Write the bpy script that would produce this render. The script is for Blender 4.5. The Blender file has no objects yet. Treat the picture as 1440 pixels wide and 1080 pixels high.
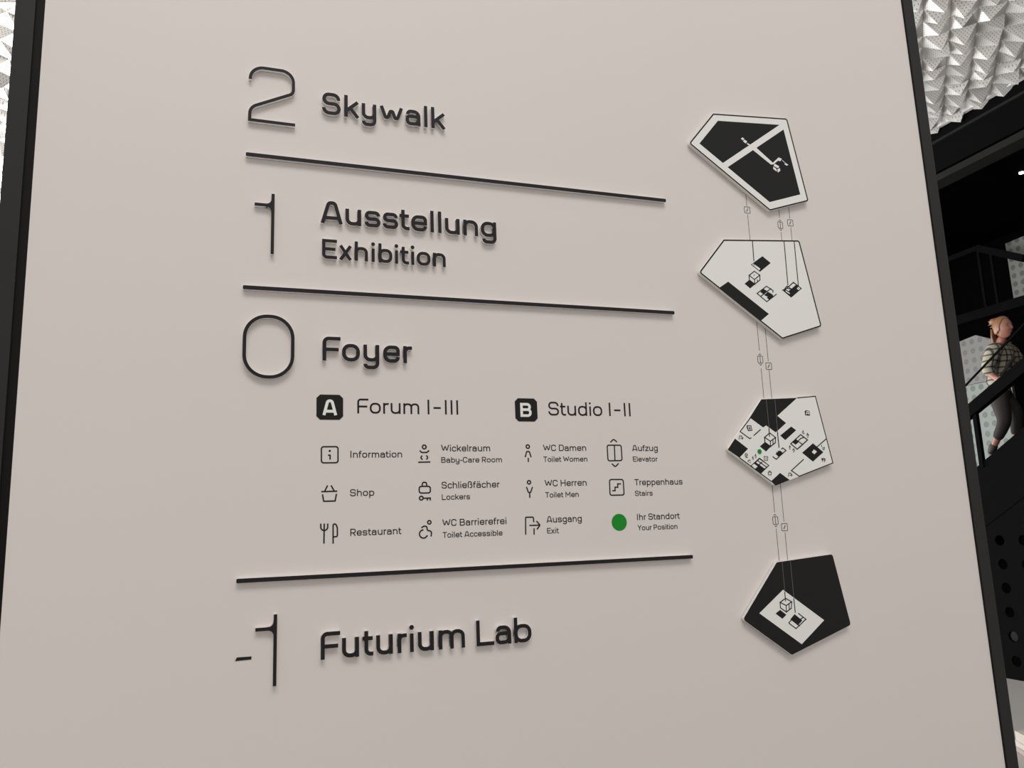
import bpy, bmesh, math, random
from mathutils import Vector, Matrix

random.seed(7)
SC = bpy.context.scene
COL = SC.collection
PI = math.pi

# ------------------------------------------------------------------ camera, sky, lamps, exposure
SC.view_settings.view_transform = 'Standard'
SC.view_settings.look = 'None'
SC.view_settings.exposure = 0.0
SC.view_settings.gamma = 1.0
SC.view_settings.use_curve_mapping = False

YAW, PITCH, ROLL, FOCAL_PX = 0.340898521, 0.178809638, -0.0381631168, 1141.06977
cam_d = bpy.data.cameras.new('camera')
cam_d.sensor_fit = 'HORIZONTAL'
cam_d.sensor_width = 36.0
cam_d.lens = FOCAL_PX / 1440.0 * 36.0
cam_d.clip_start = 0.05
cam_d.clip_end = 200
cam = bpy.data.objects.new('camera', cam_d)
COL.objects.link(cam)
_f = Vector((math.sin(YAW) * math.cos(PITCH), math.cos(YAW) * math.cos(PITCH), math.sin(PITCH)))
_r = Vector((math.cos(YAW), -math.sin(YAW), 0))
_u = _r.cross(_f)
_r2 = math.cos(ROLL) * _r + math.sin(ROLL) * _u
_u2 = -math.sin(ROLL) * _r + math.cos(ROLL) * _u
cam.matrix_world = Matrix(((_r2.x, _u2.x, -_f.x, 0.0), (_r2.y, _u2.y, -_f.y, -2.2), (_r2.z, _u2.z, -_f.z, 1.55), (0, 0, 0, 1)))
SC.camera = cam

world = bpy.data.worlds.new('daylight')
SC.world = world
world.use_nodes = True
wb = world.node_tree.nodes['Background']
wb.inputs['Color'].default_value = (1.0, 0.985, 0.965, 1)
wb.inputs['Strength'].default_value = 0.585

def area_lamp(name, loc, target, sx, sy, power, color=(1, 1, 1)):
    l = bpy.data.lights.new(name, 'AREA')
    l.shape = 'RECTANGLE'; l.size = sx; l.size_y = sy; l.energy = power; l.color = color
    o = bpy.data.objects.new(name, l); COL.objects.link(o)
    o.location = loc
    o.rotation_euler = (Vector(target) - Vector(loc)).to_track_quat('-Z', 'Y').to_euler()
    return o
area_lamp('foyer_skylight', (0.0, -8.0, 13.0), (0.9, 0.0, 2.0), 9.0, 4.5, 825, (1, 0.985, 0.965))
area_lamp('ceiling_fill_side', (-7.6, 7.5, 2.6), (7.0, 7.0, 3.2), 12.0, 4.6, 1700, (1, 0.99, 0.97))  # unseen fill added at the left to brighten the ceiling facets
area_lamp('ceiling_fill_rear', (1.5, 14.3, 2.8), (2.0, 0.0, 4.6), 11.0, 4.6, 1900, (1, 0.99, 0.97))  # added fill from the far end, whitens the facets turned that way
area_lamp('stairwell_fill', (8.3, 3.6, 5.2), (8.3, 4.6, 2.5), 1.0, 1.6, 7, (0.96, 1, 0.97))  # added fill for the dotted panels and the person on the stair

# ------------------------------------------------------------------ materials
def mat(name, col, rough=0.5, metal=0.0, spec=0.5, noise=0.0, nscale=30.0, emit=None):
    m = bpy.data.materials.new(name); m.use_nodes = True
    nt = m.node_tree; b = nt.nodes['Principled BSDF']
    b.inputs['Base Color'].default_value = (*col, 1)
    b.inputs['Roughness'].default_value = rough
    b.inputs['Metallic'].default_value = metal
    b.inputs['Specular IOR Level'].default_value = spec
    if noise:
        tc = nt.nodes.new('ShaderNodeTexCoord')
        n = nt.nodes.new('ShaderNodeTexNoise'); n.inputs['Scale'].default_value = nscale; n.inputs['Detail'].default_value = 4
        r = nt.nodes.new('ShaderNodeMapRange')
        r.inputs['To Min'].default_value = 1 - noise; r.inputs['To Max'].default_value = 1 + noise
        v = nt.nodes.new('ShaderNodeVectorMath'); v.operation = 'SCALE'
        v.inputs[0].default_value = col
        nt.links.new(tc.outputs['Object'], n.inputs['Vector'])
        nt.links.new(n.outputs['Fac'], r.inputs['Value'])
        nt.links.new(r.outputs['Result'], v.inputs['Scale'])
        nt.links.new(v.outputs['Vector'], b.inputs['Base Color'])
    if emit:
        b.inputs['Emission Color'].default_value = (*emit[0], 1); b.inputs['Emission Strength'].default_value = emit[1]
    return m

def dotted(name, base, dot, pitch, radius, axis='YZ', rough=0.5, metal=0.0, stagger=False):
    """sheet with a regular grid of round dots, in object space"""
    m = mat(name, base, rough, metal); nt = m.node_tree; b = nt.nodes['Principled BSDF']
    tc = nt.nodes.new('ShaderNodeTexCoord'); sp = nt.nodes.new('ShaderNodeSeparateXYZ')
    nt.links.new(tc.outputs['Object'], sp.inputs[0])
    def math_(op, a, bb=None):
        n = nt.nodes.new('ShaderNodeMath'); n.operation = op
        for i, v in enumerate((a, bb)):
            if v is None: continue
            if isinstance(v, (int, float)): n.inputs[i].default_value = v
            else: nt.links.new(v, n.inputs[i])
        return n.outputs[0]
    sq = []
    for ax in axis:
        t = math_('DIVIDE', sp.outputs[ax], pitch)
        t = math_('FRACT', t)
        t = math_('SUBTRACT', t, 0.5)
        sq.append(math_('MULTIPLY', t, t))
    d = math_('SQRT', math_('ADD', sq[0], sq[1]))
    k = math_('LESS_THAN', d, radius / pitch)
    mx = nt.nodes.new('ShaderNodeMix'); mx.data_type = 'RGBA'
    mx.inputs['A'].default_value = (*base, 1); mx.inputs['B'].default_value = (*dot, 1)
    nt.links.new(k, mx.inputs['Factor']); nt.links.new(mx.outputs['Result'], b.inputs['Base Color'])
    return m

M = {
    'board': mat('off_white_lacquered_board', (0.740, 0.678, 0.641), 0.55, noise=0.012, nscale=1.3),
    'face': mat('anthracite_letter_face', (0.013, 0.010, 0.012), 0.55, spec=0.25),
    'acrylic': mat('white_acrylic', (0.93, 0.91, 0.88), 0.4),
    'vinyl': mat('black_vinyl_print', (0.014, 0.011, 0.011), 0.6, spec=0.2),
    'vinyl_thin': mat('fine_black_vinyl_print', (0.03, 0.026, 0.026), 0.6, spec=0.2),
    'plaque': mat('white_plaque_surface', (0.86, 0.84, 0.80), 0.4),
    'ink': mat('black_plaque_print', (0.011, 0.0105, 0.0105), 0.55, spec=0.22),
    'pale': mat('grey_fine_print', (0.13, 0.13, 0.125), 0.5),
    'green': mat('green_vinyl_dot', (0.010, 0.26, 0.022), 0.6, spec=0.2),
    'frame': mat('black_coated_steel', (0.024, 0.0235, 0.023), 0.55, spec=0.2, noise=0.08, nscale=6),
    'gasket': mat('dark_rubber_gasket', (0.006, 0.005, 0.005), 0.6, spec=0.15),
    'floor': mat('light_grey_screed', (0.26, 0.248, 0.238), 0.55, noise=0.05, nscale=2),
    'black': mat('black_painted_steel', (0.0028, 0.0028, 0.0030), 0.9, spec=0.02),
    'black2': mat('charcoal_painted_steel', (0.011, 0.011, 0.0107), 0.8, spec=0.08),
    'void': mat('black_painted_wall', (0.002, 0.002, 0.0022), 0.9, spec=0.02),
    'tread': mat('dark_stair_tread', (0.004, 0.004, 0.004), 0.8, spec=0.05),
}
_b = M['acrylic'].node_tree.nodes['Principled BSDF']      # translucent opal acrylic
_b.inputs['Subsurface Weight'].default_value = 1.0; _b.inputs['Subsurface Radius'].default_value = (1, 1, 1); _b.inputs['Subsurface Scale'].default_value = 0.02
M['edge'] = mat('white_painted_edge', (0.8, 0.8, 0.79), 0.5)
M['alu'] = dotted('perforated_aluminium', (0.93, 0.92, 0.90), (0.28, 0.28, 0.28), 0.0205, 0.0034, 'XY', 0.28, 0.5)
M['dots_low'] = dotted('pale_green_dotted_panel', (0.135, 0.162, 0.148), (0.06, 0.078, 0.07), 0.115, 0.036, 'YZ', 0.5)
M['dots_up'] = dotted('reflection_dulled_dotted_panel', (0.105, 0.100, 0.096), (0.06, 0.058, 0.056), 0.115, 0.034, 'YZ', 0.5)  # dulling by a glass reflection is put into this grey
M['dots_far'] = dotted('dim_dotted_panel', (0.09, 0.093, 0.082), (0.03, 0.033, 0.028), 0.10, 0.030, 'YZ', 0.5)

# ------------------------------------------------------------------ object helpers
class MB:
    """collects faces in world metres; build() links them as one mesh object"""
    def __init__(s): s.v = []; s.f = []
    def face(s, *ps):
        i = len(s.v); s.v += [tuple(p) for p in ps]; s.f.append(tuple(range(i, i + len(ps))))
    def box(s, a, b):
        (x0, y0, z0), (x1, y1, z1) = a, b
        c = [(x0, y0, z0), (x1, y0, z0), (x1, y1, z0), (x0, y1, z0), (x0, y0, z1), (x1, y0, z1), (x1, y1, z1), (x0, y1, z1)]
        i = len(s.v); s.v += c
        s.f += [tuple(i + k for k in q) for q in ((0, 3, 2, 1), (4, 5, 6, 7), (0, 1, 5, 4), (1, 2, 6, 5), (2, 3, 7, 6), (3, 0, 4, 7))]
    def prism(s, poly, y0, y1):
        """polygon of (x, z) extruded from wall side y0 to front y1"""
        n = len(poly)
        ar = sum(poly[k][0] * poly[(k + 1) % n][1] - poly[(k + 1) % n][0] * poly[k][1] for k in range(n))
        if ar < 0: poly = poly[::-1]
        i = len(s.v)
        s.v += [(x, y0, z) for x, z in poly] + [(x, y1, z) for x, z in poly]
        s.f.append(tuple(i + n + k for k in range(n)))
        s.f.append(tuple(i + k for k in reversed(range(n))))
        for k in range(n):
            k2 = (k + 1) % n
            s.f.append((i + k, i + k2, i + n + k2, i + n + k))
    def ribbon(s, pts, w, y0, y1, closed=False):
        """stroke of width w along pts, extruded from y0 to y1"""
        p = [Vector(q) for q in pts]
        q = [p[0]]
        for a in p[1:]:
            if (a - q[-1]).length > 1e-6: q.append(a)
        if closed and (q[0] - q[-1]).length < 1e-6: q.pop()
        p = q; n = len(p)
        if n < 2: return
        L = []; Rr = []
        for k in range(n):
            a = p[k - 1] if (k or closed) else None
            b = p[(k + 1) % n] if (k < n - 1 or closed) else None
            d1 = (p[k] - a).normalized() if a is not None else None
            d2 = (b - p[k]).normalized() if b is not None else None
            if d1 is None: d1 = d2
            if d2 is None: d2 = d1
            n1 = Vector((-d1.y, d1.x)); n2 = Vector((-d2.y, d2.x))
            m = n1 + n2
            if m.length < 0.2: m = n1 * 1.0; sc = 1
            else:
                m.normalize(); sc = min(1 / max(m.dot(n1), 0.35), 2.4)
            L.append(p[k] + m * (w / 2 * sc)); Rr.append(p[k] - m * (w / 2 * sc))
        i = len(s.v)
        for k in range(n):
            s.v += [(L[k].x, y0, L[k].y), (L[k].x, y1, L[k].y), (Rr[k].x, y1, Rr[k].y), (Rr[k].x, y0, Rr[k].y)]
        for k in range(n if closed else n - 1):
            a = i + 4 * k; b = i + 4 * ((k + 1) % n)
            s.f += [(a + 1, a + 2, b + 2, b + 1), (a, a + 1, b + 1, b), (a + 2, a + 3, b + 3, b + 2), (a + 3, a, b, b + 3)]
        if not closed:
            s.f.append((i, i + 3, i + 2, i + 1)); a = i + 4 * (n - 1); s.f.append((a, a + 1, a + 2, a + 3))
    def disc(s, cx, cz, r, y0, y1, n=40, rz=None):
        s.prism([(cx + r * math.cos(2 * PI * k / n), cz + (rz or r) * math.sin(2 * PI * k / n)) for k in range(n)], y0, y1)
    def tube(s, pts, r, n=10):
        p = [Vector(a) for a in pts]
        rings = []
        for k, a in enumerate(p):
            d = (p[min(k + 1, len(p) - 1)] - p[max(k - 1, 0)]).normalized()
            ref = Vector((0, 0, 1)) if abs(d.z) < 0.9 else Vector((1, 0, 0))
            u = d.cross(ref).normalized(); v = d.cross(u)
            rr = r[k] if isinstance(r, (list, tuple)) else r
            i = len(s.v)
            s.v += [tuple(a + u * rr * math.cos(2 * PI * j / n) + v * rr * math.sin(2 * PI * j / n)) for j in range(n)]
            rings.append(i)
        for a, b in zip(rings, rings[1:]):
            for j in range(n):
                s.f.append((a + j, a + (j + 1) % n, b + (j + 1) % n, b + j))
        s.f.append(tuple(rings[0] + j for j in reversed(range(n)))); s.f.append(tuple(rings[-1] + j for j in range(n)))
    def bar(s, a, b, w, h):
        """rectangular bar from a to b, width w sideways, height h"""
        a = Vector(a); b = Vector(b); d = (b - a).normalized()
        ref = Vector((0, 0, 1)) if abs(d.z) < 0.95 else Vector((0, 1, 0))
        u = d.cross(ref).normalized() * w / 2; v = u.normalized().cross(d) * h / 2
        i = len(s.v)
        for c in (a, b): s.v += [tuple(c - u - v), tuple(c + u - v), tuple(c + u + v), tuple(c - u + v)]
        s.f += [tuple(i + k for k in q) for q in ((0, 1, 2, 3), (7, 6, 5, 4), (0, 4, 5, 1), (1, 5, 6, 2), (2, 6, 7, 3), (3, 7, 4, 0))]
    def build(s, name, material, parent=None, origin=None, smooth=False):
        if origin is None:
            if parent is not None: origin = world_of(parent)
            else:
                xs, ys, zs = zip(*s.v)
                origin = Vector(((min(xs) + max(xs)) / 2, max(ys), min(zs)))
        origin = Vector(origin)
        me = bpy.data.meshes.new(name)
        me.from_pydata([tuple(Vector(p) - origin) for p in s.v], [], s.f)
        me.update()
        if smooth:
            for pl in me.polygons: pl.use_smooth = True
        me.materials.append(material)
        o = bpy.data.objects.new(name, me); COL.objects.link(o)
        if parent is not None:
            o.parent = parent; o.location = origin - world_of(parent)
        else: o.location = origin
        return o

def world_of(o):
    v = Vector(o.location)
    while o.parent is not None:
        o = o.parent; v = v + Vector(o.location)
    return v

def tag(o, label, cat, group=None):
    o['label'] = label; o['category'] = cat
    if group: o['group'] = group
    return o

def thing(name, label, cat, loc, group=None):
    o = bpy.data.objects.new(name, None); COL.objects.link(o)
    o.empty_display_size = 0.05; o.location = loc
    return tag(o, label, cat, group)

def structure(o):
    o['kind'] = 'structure'; return o

def fillet(pts, closed=False, seg=7):
    """points (x, z) or (x, z, r): corners with r become arcs"""
    n = len(pts); out = []
    for k, p in enumerate(pts):
        r = p[2] if len(p) > 2 else 0
        c = Vector(p[:2])
        if r <= 0 or (not closed and k in (0, n - 1)):
            out.append(tuple(c)); continue
        a = Vector(pts[k - 1][:2]); b = Vector(pts[(k + 1) % n][:2])
        da = a - c; db = b - c; la = da.length; lb = db.length
        if la < 1e-7 or lb < 1e-7: out.append(tuple(c)); continue
        da /= la; db /= lb
        cosang = max(-1, min(1, da.dot(db))); ang = math.acos(cosang)
        if ang > PI - 0.02 or ang < 0.02: out.append(tuple(c)); continue
        t = min(r / math.tan(ang / 2), 0.5 * la if (closed or k - 1 > 0) else la * 0.999, 0.5 * lb if (closed or k + 1 < n - 1) else lb * 0.999)
        rr = t * math.tan(ang / 2)
        bis = (da + db).normalized(); cen = c + bis * (rr / math.sin(ang / 2))
        s0 = c + da * t - cen; s1 = c + db * t - cen
        a0 = math.atan2(s0.y, s0.x); a1 = math.atan2(s1.y, s1.x)
        d = (a1 - a0 + PI) % (2 * PI) - PI
        for j in range(seg + 1):
            th = a0 + d * j / seg
            out.append((cen.x + rr * math.cos(th), cen.y + rr * math.sin(th)))
    return out

# ------------------------------------------------------------------ monoline alphabet (cap height 1, stroke w)
XH = 0.73
GW = {'S': .80, 'k': .65, 'y': .65, 'w': 1.02, 'a': .67, 'l': None, 'A': .93, 'u': .66, 's': .67, 't': .43, 'e': .70, 'n': .66, 'g': .71,
      'E': .72, 'x': .65, 'h': .65, 'i': None, 'b': .69, 'o': .72, 'F': .72, 'r': .37, 'm': 1.07, 'L': .74, 'd': .69, 'f': .42, 'p': .69,
      'R': .76, 'W': 1.22, 'c': .65, 'B': .77, 'C': .80, 'D': .80, 'H': .80, 'M': .98, 'T': .76, 'v': .62, 'z': .60, 'Y': .80, 'P': .74,
      'I': None, 'ß': .70, 'ä': .67, '-': .42, '–': .50}
SIDE_L = {**{c: .03 for c in 'xvwWAYTtfz-'}, **{c: .065 for c in 'oecdgqasSäCy'}, 'I': .14, '–': .15}
SIDE_R = {**{c: .03 for c in 'xvwWAYTLzrtfkFEc-'}, **{c: .065 for c in 'oebpsSPBDCR'}, 'I': .14, '–': .15}
def glyph(ch, W, w):
    """returns strokes [(points, closed)] and dots [(x, z, r)] for a letter of outer width W"""
    h = w / 2; l = h; r = W - h; b = h; t = XH - h; T = 1 - h
    R = min(.27, .42 * (W - w)); S = []; D = []
    P = lambda *p: S.append((list(p), False))
    Q = lambda *p: S.append((list(p), True))
    de = -.30 + h
    if ch in 'oO': Q((l, b, R), (r, b, R), (r, t, R), (l, t, R))
    elif ch == 'u': P((l, XH), (l, b, R), (r, b, R), (r, XH - .02)); P((r, 0), (r, XH))
    elif ch in 'nh': P((l, 0), (l, XH if ch == 'n' else 1)); P((l, .1), (l, t, R), (r, t, R), (r, 0))
    elif ch == 'm':
        m = W / 2; R2 = min(.2, R)
        P((l, 0), (l, XH)); P((l, .1), (l, t, R2), (m, t, R2), (m, 0)); P((m, .1), (m, t, R2), (r, t, R2), (r, 0))
    elif ch == 'i': P((W / 2, 0), (W / 2, XH - .03)); D.append((W / 2, .93, w * .62))
    elif ch in 'lI': P((W / 2, 0), (W / 2, 1))
    elif ch == 't': x = W * .18 + h; P((x, .92), (x, b, .17), (W, b)); P((0, t - .01), (W * .95, t - .01))
    elif ch == 'f': x = W * .22 + h; P((W, T), (x, T, .17), (x, 0)); P((0, t - .01), (W * .92, t - .01))
    elif ch == 'e': m = .365; P((l + h * .98, m), (r, m), (r, t, R), (l, t, R), (l, b, R), (r, b, R * .9), (r, .245))
    elif ch == 'c': P((r, .50), (r, t, R), (l, t, R), (l, b, R), (r, b, R), (r, .23))
    elif ch in 'aä':
        P((l + .02, .51), (l + .03, t, .19), (r, t, .22), (r, 0)); P((r, .42), (l, .42, .15), (l, b, .15), (r, b, .22), (r, .3))
        if ch == 'ä': D += [(W * .3, .93, w * .58), (W * .7, .93, w * .58)]
    elif ch == 's': m = XH / 2; q = .17; P((r - .01, .51), (r - .01, t, q), (l + .01, t, q), (l + .01, m, q), (r, m, q), (r, b, q), (l, b, q), (l, .215))
    elif ch == 'S': q = .225; P((r - .02, .69), (r - .02, T, q), (l + .01, T, q), (l + .01, .505, q), (r, .505, q), (r, b, q), (l, b, q), (l, .30))
    elif ch == 'k': P((l, 0), (l, 1)); P((W - .06, XH - .01), (l, .27)); P((l + .26 * W, .44), (W - .05, .01))
    elif ch == 'y': P((l, XH), (l, b + .02, R), (r, b + .02, R), (r, XH - .02)); P((r, XH), (r, de, .18), (l, de, .18), (l, -.085))
    elif ch == 'g': Q((l, b + .02, R), (r, b + .02, R), (r, t, R), (l, t, R)); P((r, XH), (r, de, .18), (l + .05, de, .18), (l + .05, -.085))
    elif ch == 'w': P((h * .9, XH), (W * .29, b, .07), (W * .5, t, .07), (W * .71, b, .07), (W - h * .9, XH))
    elif ch == 'W': P((h * .9, 1), (W * .28, b, .06), (W * .5, .86, .06), (W * .72, b, .06), (W - h * .9, 1))
    elif ch == 'v': P((h * .9, XH), (W * .5, b, .07), (W - h * .9, XH))
    elif ch in 'bp':
        P((l, 0 if ch == 'b' else -.30), (l, 1 if ch == 'b' else XH)); Q((l, b, R), (r, b, R), (r, t, R), (l, t, R))
    elif ch == 'd': P((r, 0), (r, 1)); Q((l, b, R), (r, b, R), (r, t, R), (l, t, R))
    elif ch == 'r': P((l, 0), (l, XH)); P((l, .25), (l, t - .005, .18), (W, t - .005))
    elif ch == 'x': P((h, 0), (W - h, XH)); P((h, XH), (W - h, 0))
    elif ch == 'z': P((.02, t), (r, t), (l, b), (W, b))
    elif ch == 'A': P((h * 1.05, 0), (W * .36, T, .14), (W * .64, T, .14), (W - h * 1.05, 0)); P((W * .16, .25), (W * .84, .25))
    elif ch == 'F': P((l, 0), (l, T, .17), (W, T)); P((l, .47), (W * .9, .47))
    elif ch == 'E': P((W, T), (l, T), (l, b, .15), (W, b)); P((l, .5), (W * .9, .5))
    elif ch == 'L': P((l, 1), (l, b), (W, b))
    elif ch in 'RPB':
        P((l, 0), (l, 1)); m = .44 if ch != 'B' else .52
        P((l, T), (r - (.04 if ch == 'B' else 0), T, .2), (r - (.04 if ch == 'B' else 0), m, .2), (l, m))
        if ch == 'R': P((W * .5, m), (W - h, 0))
        if ch == 'B': P((l, m), (r, m, .2), (r, b, .2), (l, b))
    elif ch == 'C': P((r, .68), (r, T, .28), (l, T, .28), (l, b, .28), (r, b, .28), (r, .32))
    elif ch == 'D': Q((l, b), (r, b, .3), (r, T, .3), (l, T))
    elif ch == 'H': P((l, 0), (l, 1)); P((r, 0), (r, 1)); P((l, .5), (r, .5))
    elif ch == 'M': P((l, 0), (l, T), (W / 2, .35, .03), (r, T), (r, 0))
    elif ch == 'T': P((0, T), (W, T)); P((W / 2, 0), (W / 2, T))
    elif ch == 'Y': P((h * .8, 1), (W / 2, .46), (W - h * .8, 1)); P((W / 2, .5), (W / 2, 0))
    elif ch == 'ß': P((l, 0), (l, T, .2), (r - .05, T, .2), (r - .05, .56, .2), (W * .45, .56)); P((W * .45, .56), (r, .56, .2), (r, b, .2), (W * .42, b))
    elif ch in '-–': P((0, .40 if ch == '-' else .44), (W, .40 if ch == '-' else .44))
    return S, D

def put_glyph(mb, ch, x0, z0, cap, W, w, y0, y1):
    """glyph of outer width W (metres), cap height cap, stroke w, lower left at (x0, z0)"""
    S, D = glyph(ch, W / cap, w / cap)
    k = 0
    for pts, closed in S:
        p = [(x0 + q[0] * cap, z0 + q[1] * cap) for q in fillet(pts, closed)]
        mb.ribbon(p, w * (1 - .018 * k), y0, y1 - 0.00004 * k, closed); k += 1
    for x, z, r in D: mb.disc(x0 + x * cap, z0 + z * cap, r * cap, y0, y1, 20)

def text_line(mb, text, xl, xr, z0, cap, w, y0, y1):
    """a line of small lettering fitted between xl and xr"""
    items = []; x = 0.0; prev = None
    wu = w / cap
    for ch in text:
        if ch == ' ': x += .34; continue
        gw = GW[ch] or wu * 1.0
        if prev is not None: x += SIDE_L.get(ch, .095) + prev
        items.append((ch, x, gw)); x += gw; prev = SIDE_R.get(ch, .095)
    k = (xr - xl) / (x * cap)
    for ch, gx, gw in items:
        W = gw * cap * k if GW[ch] else w
        put_glyph(mb, ch, xl + gx * cap * k, z0, cap, W, w, y0, y1)

# ------------------------------------------------------------------ measured layout of the sign (millimetres: x along the board, z above the floor)
WORDS = {'Skywalk': ('Skywalk', 2742.0, 67.5, [(232.0, 284.7),(294.8, 337.4),(345.1, 387.3),(397.8, 466.3),(474.0, 518.7),(529.8, 540.3),(551.8, 595.0)]), 'Ausstellung': ('Ausstellung', 2413.0, 66.1, [(229.3, 290.7),(298.0, 342.0),(351.6, 396.6),(403.4, 447.4),(451.8, 480.7),(486.0, 532.7),(542.1, 553.2),(564.6, 576.5),(586.7, 630.9),(642.5, 687.2),(696.3, 744.5)]), 'Exhibition': ('Exhibition', 2309.8, 56.4, [(233.9, 274.4),(279.8, 316.2),(323.5, 360.4),(370.4, 379.5),(390.1, 429.5),(436.7, 446.5),(452.2, 477.4),(483.6, 493.3),(500.4, 540.6),(548.1, 585.8)]), 'Foyer': ('Foyer', 2021.2, 66.7, [(236.1, 284.2),(288.4, 336.6),(346.3, 389.9),(400.9, 447.3),(457.4, 482.1)]), 'Futurium Lab': ('FuturiumLab', 1247.0, 67.2, [(234.8, 283.2),(288.2, 331.3),(340.0, 367.9),(375.7, 419.0),(431.3, 456.0),(463.6, 474.6),(485.6, 528.6),(541.6, 614.0),(646.4, 696.4),(700.7, 745.6),(754.6, 805.0)])}
NUMERALS = {'two': [(35.6, 2818.6),(36.1, 2857.2),(152.3, 2863.9),(153.4, 2790.5),(36.1, 2733.2),(36.8, 2695.9),(158.3, 2695.9)], 'zero': [(94.5, 2136.8),(97.0, 1972.2),(35.1, 2053.4),(158.0, 2055.6)], 'one': [(101.2, 2484.2),(102.1, 2311.1),(53.7, 2449.5),(100.6, 2450.8)], 'minus_one': [(123.3, 1366.2),(123.2, 1194.4),(75.5, 1332.3),(123.1, 1331.4)], 'minus': [(29.4, 1260.0),(33.2, 1268.2),(68.4, 1267.9),(67.5, 1260.8)]}
RULE_X = (28.3, 1333.6)
RULE_Z = [2592.6, 2213.5, 1452.5]
PANEL_X = (-479.9, 2472.8)
CAPTIONS = {'Information': (312.2, 452.6, 1759.2, 18.5), 'Shop': (310.8, 375.2, 1656.6, 18.0), 'Restaurant': (311.4, 447.7, 1552.6, 18.2), 'Wickelraum': (563.1, 706.6, 1775.2, 18.8), 'Baby-Care Room': (562.8, 741.0, 1743.7, 15.6), 'Schließfächer': (562.1, 731.3, 1672.4, 18.5), 'Lockers': (562.3, 643.1, 1641.0, 15.2), 'WC Barrierefrei': (562.0, 747.7, 1569.4, 17.9), 'Toilet Accessible': (562.2, 734.7, 1538.1, 15.0), 'WC Damen': (869.0, 1006.2, 1775.2, 18.2), 'Toilet Women': (868.5, 1007.9, 1743.6, 15.3), 'WC Herren': (869.1, 1001.6, 1672.6, 17.9), 'Toilet Men': (869.5, 974.4, 1640.4, 15.5), 'Ausgang': (870.0, 979.9, 1568.9, 18.5), 'Exit': (869.9, 906.1, 1538.3, 15.2), 'Aufzug': (1159.2, 1246.5, 1774.0, 18.9), 'Elevator': (1159.6, 1243.4, 1742.0, 15.9), 'Treppenhaus': (1159.9, 1324.5, 1670.5, 18.7), 'Stairs': (1159.1, 1218.5, 1639.0, 16.1), 'Ihr Standort': (1160.9, 1306.3, 1567.1, 18.3), 'Your Position': (1160.8, 1295.5, 1536.9, 15.5), 'Forum I–III': (330.9, 615.3, 1879.8, 41.0), 'Studio I–II': (891.0, 1161.5, 1880.4, 40.8)}
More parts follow.
